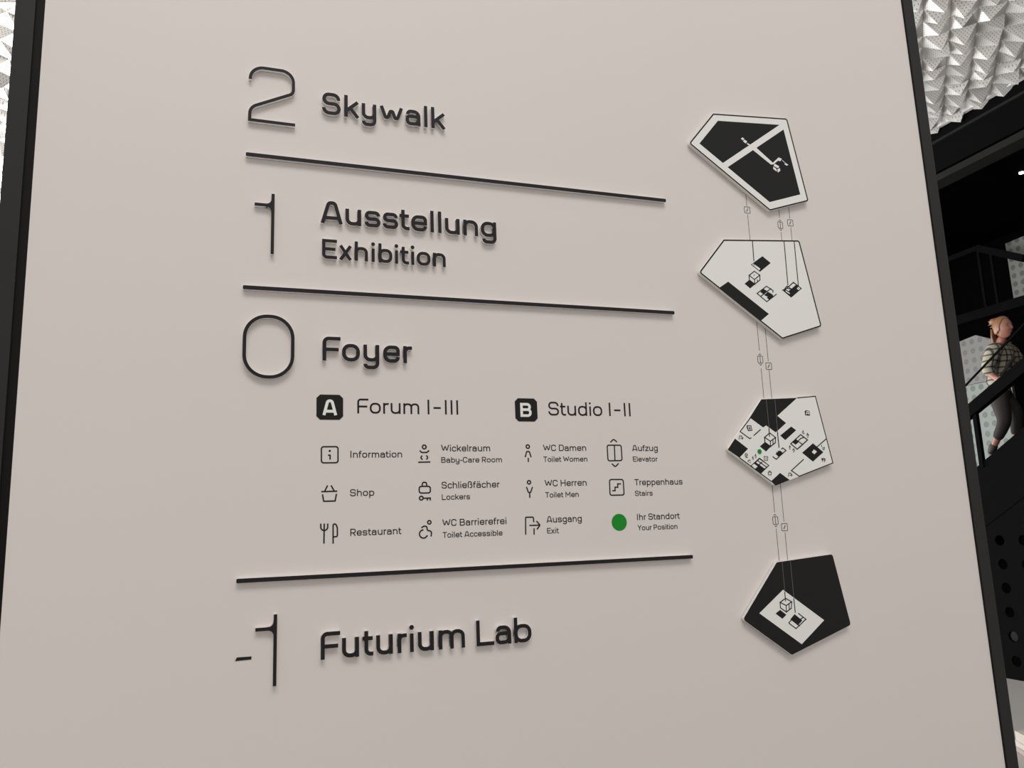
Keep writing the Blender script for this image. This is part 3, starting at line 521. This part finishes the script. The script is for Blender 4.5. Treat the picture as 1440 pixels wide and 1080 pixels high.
# ------------------------------------------------------------------ black letter badges
for ch, (sq, lt) in BADGES.items():
    sq = mm(sq); lt = mm(lt)
    x0 = (sq[0][0] + sq[3][0]) / 2; x1 = (sq[1][0] + sq[2][0]) / 2; z1 = (sq[0][1] + sq[1][1]) / 2; z0 = (sq[2][1] + sq[3][1]) / 2; c = .0095
    root = thing('letter_badge', 'black square badge with clipped corners and a white letter ' + ch, 'badge', (x0, 0, z0), 'letter badges')
    b = MB(); b.prism([(x0 + c, z0), (x1 - c, z0), (x1, z0 + c), (x1, z1 - c), (x1 - c, z1), (x0 + c, z1), (x0, z1 - c), (x0, z0 + c)], 0, -.0008); b.build('badge_plate', M['ink'], root)
    b = MB(); put_glyph(b, ch, lt[0][0], lt[0][1], lt[2][1] - lt[0][1], lt[1][0] - lt[0][0], .0078, -.0008, -.0013); b.build('badge_letter', M['plaque'], root)

# ------------------------------------------------------------------ printed pictograms
def pic_mesh(key, w, rad=.004):
    d = PICTOGRAMS[key]; b = MB(); k = 0
    for s_ in d['strokes']:
        p = mm(s_); p = [(q[0], q[1], rad) for q in p]; b.ribbon(fillet(p), w, 0, Y_VINYL - k); k += .00002
    for s_ in d['closed']:
        p = [(q[0], q[1], .006) for q in mm(s_)]; b.ribbon(fillet(p, True), w, 0, Y_VINYL - k, True); k += .00002
    for x, z, r in d['rings']:
        p = [(x / 1000 + r / 1000 * math.cos(2 * PI * j / 24), z / 1000 + r / 1000 * math.sin(2 * PI * j / 24)) for j in range(24)]
        b.ribbon(p, w, 0, Y_VINYL - k, True); k += .00002
    for x, z, r in d['dots']: b.disc(x / 1000, z / 1000, r / 1000, 0, Y_VINYL - k); k += .00002
    return b
PW = 0.0036; G_PIC = 'pictograms of the foyer legend'
for key, lab, rad in (('information', 'information pictogram, a letter i in a rounded square', .0),
                 ('shop', 'shopping basket pictogram beside the word Shop', .001),
                 ('wheelchair', 'wheelchair user pictogram beside WC Barrierefrei', .013),
                 ('women', 'pictogram of a woman beside WC Damen', .003),
                 ('men', 'pictogram of a man beside WC Herren', .003),
                 ('exit', 'doorway and arrow pictogram beside Ausgang', .003),
                 ('elevator', 'large elevator pictogram with two chevrons beside Aufzug', .004),
                 ('stairs', 'large stair pictogram in a rounded square beside Treppenhaus', .0)):
    tag(pic_mesh(key, PW, rad).build('pictogram', M['vinyl']), 'black printed ' + lab, 'pictogram', G_PIC)
tag(pic_mesh('position', PW).build('position_dot', M['green']), 'round green dot beside Ihr Standort', 'dot')
def pic_parts(label, parts):
    m0 = [pic_mesh(k, PW, r) for k, _, r in parts]
    vs = [v for m_ in m0 for v in m_.v]
    root = thing('pictogram', label, 'pictogram', (min(v[0] for v in vs), 0, min(v[2] for v in vs)), G_PIC)
    for m_, (k, nme, r) in zip(m0, parts): m_.build(nme, M['vinyl'], root)
pic_parts('black printed fork and knife pictogram beside Restaurant', [('fork', 'fork', .010), ('knife', 'knife', .004)])
pic_parts('black printed locker pictogram of a bag above a key', [('bag', 'bag', .004), ('key', 'key', .0)])
b0 = pic_mesh('baby', PW, .004)
tag(b0.build('pictogram', M['vinyl']), 'black printed baby changing pictogram beside Wickelraum', 'pictogram', G_PIC)

# ------------------------------------------------------------------ floor plan plaques
PLAQ_LABEL = {'top': 'pentagonal floor plan plaque at the top, two black areas split by a white path',
              'upper': 'white pentagonal floor plan plaque second from top, one long black strip along its edge',
              'ground': 'busy pentagonal floor plan plaque with badges A and B and a green dot',
              'bottom': 'black pentagonal floor plan plaque at the bottom with one white rectangle'}
YP = -0.0160
for key, d in PLAQUES.items():
    out = mm(d['outline'][0])
    root = thing('floor_plan_plaque', PLAQ_LABEL[key], 'plaque', (sum(p[0] for p in out) / 5, 0, min(p[1] for p in out)), 'floor plan plaques')
    poly = [(x, z, .009) for x, z in out]
    n = len(out)
    b = MB(); b.prism(fillet(poly, True), -.001, YP); b.build('base', M['acrylic'] if key == 'bottom' else M['plaque'], root)
    y = YP
    def layer(d=.000012):
        global y
        y -= d; return y
    cx = sum(p[0] for p in out) / n; cz = sum(p[1] for p in out) / n
    inset = [(cx + (x - cx) * .985, cz + (z - cz) * .985, .007) for x, z in out]
    if key == 'bottom':
        b = MB(); b.prism(fillet(poly, True), YP, layer()); b.build('dark_area', M['ink'], root)
    for m_key, mat_key, nme in (('dark', 'ink', 'dark_area'), ('light', 'plaque', 'light_area')):
        if key == 'bottom' and m_key == 'dark': continue
        for pl in d.get(m_key, ()):
            b = MB(); b.prism(mm(pl), YP, layer()); b.build(nme, M[mat_key], root)
        y -= .0001
    if key == 'bottom':
        for pl in d['dark']:
            b = MB(); b.prism(mm(pl), YP, layer()); b.build('plan_shadow', M['ink'], root)
        y -= .0001
        for pl in d['light2']:
            b = MB(); b.prism(mm(pl), YP, layer()); b.build('lift_cube', M['plaque'], root)
    if key in ('top', 'upper'):
        b = MB(); b.ribbon(fillet(inset, True), .0046, YP, layer(), True); b.build('border_line', M['ink'], root)
    y -= .0001
    b = MB()
    sw = .0031 if key != 'top' else .002
    for s_ in d.get('stroke', ()): b.ribbon(mm(s_), sw, YP, layer())
    for s_ in d.get('closed', ()): b.ribbon(mm(s_), sw, YP, layer(), True)
    if b.v: b.build('plan_lines', M['ink'] if key != 'top' else M['plaque'], root)
    for m_key, mat_key, nme, w_ in (('thin', 'vinyl_thin', 'plan_symbols', .0016), ('pale', 'pale', 'pale_lines', .0014), ('stripe', 'ink', 'stair_stripes', .0030)):
        if d.get(m_key):
            if key == 'ground' and m_key == 'pale':
                for nn, sl, ww, mk in (('pale_lines', d[m_key][:2], .0014, 'pale'), ('badge_letter', d[m_key][2:], .0024, 'plaque')):
                    b = MB(); y -= .0001
                    for s_ in sl: b.ribbon(mm(s_), ww, YP, layer())
                    b.build(nn, M[mk], root)
                continue
            b = MB(); y -= .0001
            for s_ in d[m_key]: b.ribbon(mm(s_), w_, YP, layer())
            b.build(nme, M[mat_key], root)
    if d.get('green'):
        c = mm(d['green'][0])[0]; e = mm(d['green'][1])[0]
        b = MB(); b.disc(c[0], c[1], abs(e[1] - c[1]), YP, layer(.0002)); b.build('position_marker', M['green'], root)

# ------------------------------------------------------------------ thin lines joining the plaques, with their small pictograms
LAB_L = {'a': 'from the top plaque down to the second one, leftmost of three', 'b': 'from the top plaque down to the second one, middle of three',
         'c': 'from the top plaque down to the second one, rightmost of three', 'd': 'left of the pair between the second and third plaques',
         'e': 'right of the pair between the second and third plaques', 'f': 'left of the pair between the third and bottom plaques',
         'g': 'right of the pair between the third and bottom plaques'}
LAB_I = {'a': 'on the leftmost line between the two upper plaques', 'b': 'between the two upper plaques', 'c': 'right of the elevator sign between the two upper plaques',
         'd': 'on the line above the plaque with the green dot', 'e': 'on the line above the plaque with the green dot',
         'f': 'on the line above the black bottom plaque', 'g': 'on the line above the black bottom plaque'}
for k, segs in LINES.items():
    x = sum(p[0] for s_ in segs for p in s_) / 4 / 1000
    b = MB()
    for s_ in segs:
        b.ribbon([(x, s_[0][1] / 1000), (x, s_[1][1] / 1000)], .0015, 0, -.0004)
    tag(b.build('connecting_line', M['vinyl_thin']), 'thin black printed line ' + LAB_L[k], 'line', 'thin lines joining the plaques')
    cx, cz, t = LINE_ICONS[k]; cx = x; cz /= 1000
    b = MB(); w = .0017
    if t == 's':
        h = .0112
        b.ribbon(fillet([(cx - h, cz - h, .003), (cx + h, cz - h, .003), (cx + h, cz + h, .003), (cx - h, cz + h, .003)], True), w, 0, -.0005, True)
        q = .0045; b.ribbon([(cx - q, cz - q), (cx - q * .3, cz - q), (cx - q * .3, cz), (cx + q * .3, cz), (cx + q * .3, cz + q), (cx + q, cz + q)], w, 0, -.0005)
    else:
        h = .0098; v = .0118
        b.ribbon(fillet([(cx - h, cz - v, .003), (cx + h, cz - v, .003), (cx + h, cz + v, .003), (cx - h, cz + v, .003)], True), w, 0, -.0005, True)
        b.ribbon([(cx, cz - v), (cx, cz + v)], w, 0, -.00052)
        for s_ in (1, -1): b.ribbon([(cx - .0045, cz + s_ * .0155), (cx, cz + s_ * .0195), (cx + .0045, cz + s_ * .0155)], w, 0, -.0005)
    tag(b.build('small_pictogram', M['vinyl_thin']), ('small stair sign ' if t == 's' else 'small elevator sign ') + LAB_I[k], 'pictogram', 'small signs on the joining lines')

# measured points of the stairwell (metres)
RAIL2 = [(7.005, 3.876, 2.835), (7.005, 3.428, 3.112)]
POST_Y = 3.829
RY = (4.671, 4.118)
RZ = (4.659, 4.343)
SPOTS = [(8.8, 4.286, 5.484), (9.2, 5.279, 5.508)]
BODY = {'pelvis': (7.78, 4.146, 2.799), 'chest': (7.77, 4.107, 3.093), 'neck': (7.77, 4.053, 3.314), 'head': (7.76, 3.988, 3.478), 'shR': (7.6, 3.998, 3.241), 'elR': (7.54, 4.076, 3.025), 'wrR': (7.52, 3.973, 2.929), 'shL': (7.95, 4.102, 3.254), 'elL': (8.02, 4.041, 3.095), 'wrL': (7.95, 3.858, 3.116), 'hipR': (7.7, 4.114, 2.738), 'knR': (7.68, 4.054, 2.486), 'anR': (7.7, 4.212, 2.295), 'toR': (7.69, 4.292, 2.175), 'hipL': (7.87, 4.194, 2.754), 'knL': (7.88, 4.07, 2.581), 'anL': (7.88, 4.122, 2.315), 'toL': (7.87, 4.032, 2.259), 'sole': (7.8, 4.107, 2.208)}
M['skin'] = mat('skin', (0.29, 0.125, 0.085), 0.5)
M['lips'] = mat('lips', (0.40, 0.12, 0.10), 0.5)
M['lash'] = mat('closed_eyelid', (0.12, 0.05, 0.04), 0.6)
M['hair'] = mat('fair_hair', (0.19, 0.088, 0.033), 0.5, noise=0.3, nscale=60)
M['trousers'] = mat('brown_trousers', (0.014, 0.0095, 0.008), 0.8)
M['shoe'] = mat('dark_leather', (0.02, 0.017, 0.016), 0.6)
M['cloth_a'] = mat('cream_cloth', (0.33, 0.30, 0.265), 0.8, noise=0.1, nscale=20)
M['cloth_b'] = mat('pink_grey_cloth', (0.24, 0.19, 0.178), 0.8, noise=0.2, nscale=15)
M['cloth_r'] = mat('red_brown_cloth', (0.19, 0.065, 0.04), 0.8)
M['lens'] = mat('lit_lens', (1, 1, 1), 0.3, emit=((1, 0.93, 0.85), 6.0))
def checked():
    m = mat('checked_cotton', (0.55, 0.52, 0.46), 0.8); nt = m.node_tree; b = nt.nodes['Principled BSDF']
    tc = nt.nodes.new('ShaderNodeTexCoord'); prev = None
    for ax in ('X', 'Z'):
        w = nt.nodes.new('ShaderNodeTexWave'); w.wave_type = 'BANDS'; w.bands_direction = ax; w.inputs['Scale'].default_value = 5.2; w.inputs['Distortion'].default_value = 1.2
        w.inputs['Detail'].default_value = 0
        nt.links.new(tc.outputs['Object'], w.inputs['Vector'])
        r = nt.nodes.new('ShaderNodeValToRGB'); r.color_ramp.elements[0].position = .10; r.color_ramp.elements[1].position = .26
        r.color_ramp.elements[0].color = (.16, .18, .22, 1); r.color_ramp.elements[1].color = (1, .97, .88, 1)
        nt.links.new(w.outputs['Fac'], r.inputs['Fac'])
        if prev is None: prev = r.outputs['Color']
        else:
            x = nt.nodes.new('ShaderNodeMix'); x.data_type = 'RGBA'; x.blend_type = 'MULTIPLY'; x.inputs['Factor'].default_value = 1
            nt.links.new(prev, x.inputs['A']); nt.links.new(r.outputs['Color'], x.inputs['B']); prev = x.outputs['Result']
    y = nt.nodes.new('ShaderNodeMix'); y.data_type = 'RGBA'; y.blend_type = 'MULTIPLY'; y.inputs['Factor'].default_value = 1
    y.inputs['A'].default_value = (.30, .29, .255, 1); nt.links.new(prev, y.inputs['B']); nt.links.new(y.outputs['Result'], b.inputs['Base Color'])
    return m
M['shirt'] = checked()
# ------------------------------------------------------------------ stair, railing, dotted panels behind the sign
st = thing('staircase', 'black staircase rising to the right behind the sign board', 'staircase', (7.7, 4.0, 0))
b = MB()
for k in range(27):
    y = 7.3 - .29 * k; z = .167 * (k + 1) - .12
    b.box((7.06, y - .29, max(z - .19, 0.0)), (8.30, y, z + .0))
b.build('treads', M['tread'], st)
b = MB(); pf = [(-.9, stair_z(-.9)), (-.9, stair_z(-.9) - .585), (6.34, .002), (7.35, .002)]
b.v = [(XW - .006, y, z) for y, z in pf] + [(XW + .044, y, z) for y, z in pf]
b.f = [(0, 1, 2, 3), (7, 6, 5, 4)] + [(k, 4 + k, 4 + (k + 1) % 4, (k + 1) % 4) for k in range(4)]
b.build('stringer', M['black'], st)
hr = lambda y: 2.60 + .509 * (3.88 - y)
b = MB(); b.bar((XW, 6.6, hr(6.6) - .045), (XW, 0.6, hr(.6) - .045), .07, .115); b.build('handrail', M['black'], st)
b = MB(); b.bar((XW - .01, 4.02, RAIL2[0][2] - .10), (XW - .01, RAIL2[1][1] - .45, RAIL2[1][2] + .45 * (RAIL2[1][2] - RAIL2[0][2]) / (RAIL2[0][1] - RAIL2[1][1])), .012, .018); b.build('cable', M['black'], st)
for y in (POST_Y, POST_Y + 1.25, POST_Y - 1.25):
    b = MB(); b.bar((XW, y, stair_z(y) - .05), (XW, y, hr(y) - .08), .04, .045); b.build('post', M['black'], st)

def panel(name, label, poly, x, m, grp=None):
    b = MB(); n = len(poly)
    i = 0; b.v = [(x, y, z) for y, z in poly] + [(x + .04, y, z) for y, z in poly]
    b.f = [tuple(range(n)), tuple(range(2 * n - 1, n - 1, -1))] + [(k, n + k, n + (k + 1) % n, (k + 1) % n) for k in range(n)]
    o = b.build(name, m, origin=(x, poly[0][0], min(p[1] for p in poly)))
    return tag(o, label, 'panel', grp)
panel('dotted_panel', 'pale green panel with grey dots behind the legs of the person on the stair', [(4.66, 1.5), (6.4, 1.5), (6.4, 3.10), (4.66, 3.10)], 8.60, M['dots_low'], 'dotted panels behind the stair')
panel('dotted_panel', 'dotted panel with a peaked top, coloured grey as if dulled by a glass reflection, behind the back of the person', [(4.70, 3.105), (6.4, 3.105), (6.4, 3.60), (5.30, 3.66), (5.04, 3.69), (4.76, 3.56), (4.70, 3.54)], 8.60, M['dots_up'], 'dotted panels behind the stair')
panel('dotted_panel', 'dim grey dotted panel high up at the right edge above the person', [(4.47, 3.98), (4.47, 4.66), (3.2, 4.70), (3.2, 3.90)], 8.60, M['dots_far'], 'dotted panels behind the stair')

rl = thing('railing', 'dark railing crossing the high dotted panel at the right edge', 'railing', (8.4, 4.8, 3.9))
b = MB(); b.bar((8.4, 6.2, RZ[0]), (8.4, RY[0], RZ[0]), .05, .06); b.bar((8.4, RY[0], RZ[0]), (8.4, RY[1], RZ[1]), .05, .08); b.build('handrail', M['black'], rl)
for y, z in ((RY[0], RZ[0]), (RY[0] - .16, RZ[0] - .05), (5.6, RZ[0])):
    b = MB(); b.bar((8.4, y, 3.93), (8.4, y, z), .03, .03); b.build('post', M['black'], rl)
b = MB(); b.box((8.38, 3.0, 3.82), (8.55, 6.5, 3.93)); b.build('landing_edge', M['black'], rl)

for (x, y, z), lab in ((SPOTS[0], 'small bright ceiling spotlight at the right edge under the grey flange'), (SPOTS[1], 'small dim spotlight glinting in the dark space above the railing')):
    sp = thing('spotlight', lab, 'spotlight', (x, y, z), 'spotlights in the dark stairwell')
    b = MB(); b.tube([(x + .03, y, z + .16), (x, y, z + .02)], [.03, .04]); b.build('lamp_housing', M['black'], sp)
    b = MB(); b.tube([(x, y, z + .02), (x, y, z)], .026 if 'bright' in lab else .016, 12); b.build('lens', M['lens'], sp)
    b = MB(); b.tube([(x + .03, y, z + .16), (x + .03, y, 5.5)], .008, 6); b.build('stem', M['black'], sp)

# folded blankets lying on the floor beyond the lower right corner of the board
bx, by = 5.03, 1.76
def folded(mb, cx, cy, z, sx, sy, h, ang):
    n = 10; ca, sa = math.cos(ang), math.sin(ang)
    prof = [(-sx / 2, 0)] + [(sx / 2 - h / 2 + h / 2 * math.sin(PI * k / n), h / 2 - h / 2 * math.cos(PI * k / n)) for k in range(n + 1)] + [(-sx / 2, h)]
    N = len(prof); i = len(mb.v)
    for s_ in (-1, 1):
        for px_, pz in prof: mb.v.append((cx + px_ * ca - s_ * sy / 2 * sa, cy + px_ * sa + s_ * sy / 2 * ca, z + pz))
    mb.f += [tuple(i + k for k in range(N)), tuple(i + N + k for k in reversed(range(N)))]
    mb.f += [(i + k, i + N + k, i + N + (k + 1) % N, i + (k + 1) % N) for k in range(N)]
GB = 'folded blankets on the floor'
zz = 0.0
for k, (h, col, lab) in enumerate(((.030, 'cloth_b', 'pinkish folded blanket at the bottom of the low stack on the floor'), (.035, 'cloth_a', 'thin pale folded blanket in the middle of the low stack'),
                              (.060, 'cloth_a', 'thick cream folded blanket near the top of the low stack'), (.05, 'cloth_r', 'reddish cushion lying on top of the low stack'))):
    b = MB(); folded(b, bx + .01 * k + (.165 if k == 3 else 0), by - .01 * k - (.015 if k == 3 else 0), zz, .62 - .03 * k, .5, h, PI + 1.0 + .04 * k)
    tag(b.build('folded_blanket' if k < 3 else 'cushion', M[col], smooth=False), lab, 'blanket' if k < 3 else 'cushion', GB if k < 3 else None); zz += h

# ------------------------------------------------------------------ the person on the stair
def skin(name, joints, edges, m, parent, root=0, sub=2):
    """one continuous surface grown around a skeleton: joints [(pos, radius)]"""
    org = world_of(parent)
    me = bpy.data.meshes.new(name)
    me.from_pydata([tuple(Vector(p) - org) for p, r in joints], edges, [])
    me.materials.append(m)
    o = bpy.data.objects.new(name, me); COL.objects.link(o); o.parent = parent
    md = o.modifiers.new('skin', 'SKIN'); md.use_smooth_shade = True; md.branch_smoothing = 0.6
    for i, (p, r) in enumerate(joints):
        sv = me.skin_vertices[0].data[i]
        sv.radius = r if isinstance(r, tuple) else (r, r); sv.use_root = (i == root)
    sd = o.modifiers.new('sub', 'SUBSURF'); sd.levels = sub; sd.render_levels = sub
    return o
J = BODY
man = thing('person', 'person with tied-back fair hair and a checked shirt climbing the stair', 'person', (J['pelvis'][0], J['pelvis'][1], J['sole'][2]))
V = {k: Vector(v) for k, v in J.items()}
jn = []; ed = []
def add(p, r, prev=None):
    jn.append((Vector(p), r)); i = len(jn) - 1
    if prev is not None: ed.append((prev, i))
    return i
pel = add(V['pelvis'], .115)
wai = add(V['pelvis'].lerp(V['chest'], .45), .105, pel)
che = add(V['chest'], .12, wai)
upc = add(V['neck'] - Vector((0, 0, .07)), .07, che)
nk = add(V['neck'] + Vector((0, 0, .03)), .052, upc)
hd0 = add(V['head'] - Vector((0, -.005, .085)), .055, nk)
fw = Vector((.08, -1, 0)).normalized()
side = Vector((-fw.y, fw.x, 0))
for s_, key in ((1, 'R'), (-1, 'L')):
    a = add(V['sh' + key], .046, upc); e0 = add(V['sh' + key].lerp(V['el' + key], .5), .044, a); e = add(V['el' + key], .042, e0)
    f = add(V['el' + key].lerp(V['wr' + key], .35), .042, e); w_ = add(V['wr' + key], .027, f)
    dr = (V['wr' + key] - V['el' + key]).normalized(); sd_ = Vector((1, 0, 0)) * s_
    pm = add(V['wr' + key] + dr * .05, (.034, .018), w_)
    for q in range(4):
        off = dr.cross(sd_).normalized() * ((q - 1.5) * .019)
        L_ = (.072, .082, .078, .060)[q]
        k0 = add(V['wr' + key] + dr * .095 + off, .0088, pm); k1 = add(V['wr' + key] + dr * (.095 + L_ * .55) + off + sd_ * .012, .0083, k0)
        add(V['wr' + key] + dr * (.095 + L_ * .9) + off + sd_ * .034, .0075, k1)
    th = dr.cross(sd_).normalized()
    t0 = add(V['wr' + key] + dr * .04 + th * .032 + sd_ * .006, .0105, pm); t1 = add(V['wr' + key] + dr * .078 + th * .05 + sd_ * .014, .009, t0)
    hp = add(V['hip' + key], .088, pel); t_ = add(V['hip' + key].lerp(V['kn' + key], .5), .075, hp); kn = add(V['kn' + key], .056, t_)
    cf = add(V['kn' + key].lerp(V['an' + key], .35), .054, kn); an = add(V['an' + key], .036, cf)
    hl = add(V['an' + key] - (V['kn' + key] - V['an' + key]).normalized() * .05, .036, an); add(V['to' + key], .026, hl)
body = skin('body', jn, ed, M['skin'], man)

# head: one deformed sphere with nose, brow, lips and chin, turned towards the flight of steps
def head_mesh():
    b = MB(); nu, nv = 40, 28; c = V['head']
    grid = []
    for j in range(nv + 1):
        row = []
        th = PI * j / nv
        for i in range(nu):
            ph = 2 * PI * i / nu
            x = math.sin(th) * math.sin(ph); y_ = math.sin(th) * math.cos(ph); z = math.cos(th)   # y_ = forwards
            X = .074 * x; Yf = .093 * y_; Z = .118 * z
            if z < 0: X *= 1 - .32 * z * z; Yf *= 1 + (.06 if y_ > 0 else -.30) * z * z
            if y_ > 0:
                g = lambda cx, cz, sx, sz: math.exp(-((X - cx) / sx) ** 2 - ((Z - cz) / sz) ** 2)
                Yf += .022 * g(0, -.022, .012, .016) + .010 * g(0, .005, .009, .022) + .007 * g(0, -.058, .022, .009) - .004 * g(0, -.066, .02, .004) + .010 * g(0, -.098, .022, .018)
                Yf += -.010 * g(.031, .008, .016, .011) - .010 * g(-.031, .008, .016, .011) + .005 * g(0, .03, .05, .012) + .006 * g(.036, -.03, .02, .02) + .006 * g(-.036, -.03, .02, .02)
            row.append(len(b.v)); b.v.append(tuple(c + side * X + fw * Yf + Vector((0, 0, Z))))
        grid.append(row)
    for j in range(nv):
        for i in range(nu):
            i2 = (i + 1) % nu; b.f.append((grid[j][i], grid[j + 1][i], grid[j + 1][i2], grid[j][i2]))
    return b
hd = head_mesh().build('head', M['skin'], man, smooth=True)
def ell(mb, c, rx, ry, rz, nu=14, nv=9):
    i0 = len(mb.v)
    for j in range(nv + 1):
        for i in range(nu):
            th = PI * j / nv; ph = 2 * PI * i / nu
            mb.v.append(tuple(c + side * (rx * math.sin(th) * math.sin(ph)) + fw * (ry * math.sin(th) * math.cos(ph)) + Vector((0, 0, rz * math.cos(th)))))
    for j in range(nv):
        for i in range(nu):
            i2 = (i + 1) % nu; mb.f.append((i0 + j * nu + i, i0 + (j + 1) * nu + i, i0 + (j + 1) * nu + i2, i0 + j * nu + i2))
c = V['head']
for s_ in (1, -1):
    b = MB(); ell(b, c + side * (.031 * s_) + fw * .070 + Vector((0, 0, .008)), .013, .009, .004); b.build('closed_eye', M['lash'], hd, smooth=True)
    b = MB(); ell(b, c + side * (.032 * s_) + fw * .076 + Vector((0, 0, .027)), .017, .008, .003); b.build('eyebrow', M['hair'], hd, smooth=True)
    b = MB(); ell(b, c + side * (.074 * s_) - fw * .004 + Vector((0, 0, -.012)), .010, .018, .030); b.build('ear', M['skin'], hd, smooth=True)
b = MB(); ell(b, c + fw * .0815 + Vector((0, 0, -.060)), .021, .010, .0050); b.build('lips', M['lips'], hd, smooth=True)
# hair: a cap that leaves the face free, a knot at the crown and loose strands on the neck
b = MB(); nu, nv = 40, 22; i0 = len(b.v)
for j in range(nv + 1):
    for i in range(nu):
        ph = 2 * PI * i / nu
        q = min(1, max(0, (.75 - math.cos(ph)) / 1.1)); q = q * q * (3 - 2 * q)
        th = (.80 + (2.12 - .80) * q) * j / nv
        wv = 1 + .016 * math.sin(ph * 13 + j * .6) - (.035 if j == nv else 0)
        b.v.append(tuple(c + side * (.083 * wv * math.sin(th) * math.sin(ph)) + fw * (.101 * wv * math.sin(th) * math.cos(ph) - .004) + Vector((0, 0, .127 * wv * math.cos(th)))))
for j in range(nv):
    for i in range(nu):
        i2 = (i + 1) % nu; b.f.append((i0 + j * nu + i, i0 + (j + 1) * nu + i, i0 + (j + 1) * nu + i2, i0 + j * nu + i2))
hair = b.build('hair', M['hair'], man, smooth=True)
b = MB(); ell(b, c - fw * .085 + Vector((0, 0, .085)), .045, .055, .040)
for k in range(7):
    a = k * .9; b.tube([c - fw * (.07 + .03 * math.sin(a)) + Vector((0, 0, .09 + .03 * math.cos(a))) + side * .02, c - fw * (.13 + .03 * math.sin(a)) + Vector((0, 0, .075 + .045 * math.cos(a)))], [.012, .003], 6)
b.build('hair_knot', M['hair'], hair, smooth=True)
b = MB()
for k in range(9):
    s_ = (k - 4) / 4; p0 = c - fw * .088 + side * (.055 * s_) + Vector((0, 0, .0)); b.tube([p0, p0 - fw * .012 + Vector((0, 0, -.09)), p0 + fw * .005 + Vector((0, 0, -.17 - .02 * (k % 3)))], [.014, .012, .004], 6)
b.build('loose_strands', M['hair'], hair, smooth=True)
# clothing grown on the same skeleton
jn = []; ed = []
a0 = add(V['pelvis'] + Vector((0, 0, .03)), .15); a1 = add(V['pelvis'].lerp(V['chest'], .5), .145, a0); a2 = add(V['chest'], .16, a1); a3 = add(V['neck'] - Vector((0, 0, .045)), .125, a2)
add(V['neck'] + Vector((0, 0, .015)), .075, a3)
for key in 'RL':
    qm = add((V['sh' + key] + V['neck'] - Vector((0, 0, .045))) / 2 + Vector((0, 0, .012)), .098, a3); q = add(V['sh' + key] + Vector((0, 0, .008)), .088, qm); q1 = add(V['sh' + key].lerp(V['el' + key], .5), .074, q); q2 = add(V['el' + key], .066, q1); add(V['el' + key].lerp(V['wr' + key], .75), .052, q2)
skin('checked_shirt', jn, ed, M['shirt'], man)
jn = []; ed = []
at = add(V['pelvis'] + Vector((0, 0, .10)), .10); a0 = add(V['pelvis'] + Vector((0, 0, .01)), .12, at)
for key in 'RL':
    q = add(V['hip' + key], .105, a0); q1 = add(V['hip' + key].lerp(V['kn' + key], .5), .092, q); q2 = add(V['kn' + key], .072, q1); q3 = add(V['kn' + key].lerp(V['an' + key], .45), .066, q2); add(V['kn' + key].lerp(V['an' + key], .92), .05, q3)
skin('trousers', jn, ed, M['trousers'], man)
for key in 'RL':
    dn = (V['an' + key] - V['kn' + key]).normalized(); h0 = V['an' + key] + dn * .055
    jn = []; ed = []; q = add(h0 - (V['to' + key] - h0).normalized() * .03, .045); q = add(h0.lerp(V['to' + key], .5) , .045, q); add(V['to' + key] + (V['to' + key] - h0).normalized() * .02, .034, q)
    skin('shoe', jn, ed, M['shoe'], man)
jn = []; ed = []
b = MB(); b.tube([V['shL'] + Vector((0, -.02, .09)), V['chest'] + fw * .17 + Vector((0, 0, .05)), V['pelvis'] + fw * .12 - side * .2 + Vector((0, 0, .10))], .016, 8); b.build('bag_strap', M['shoe'], man)
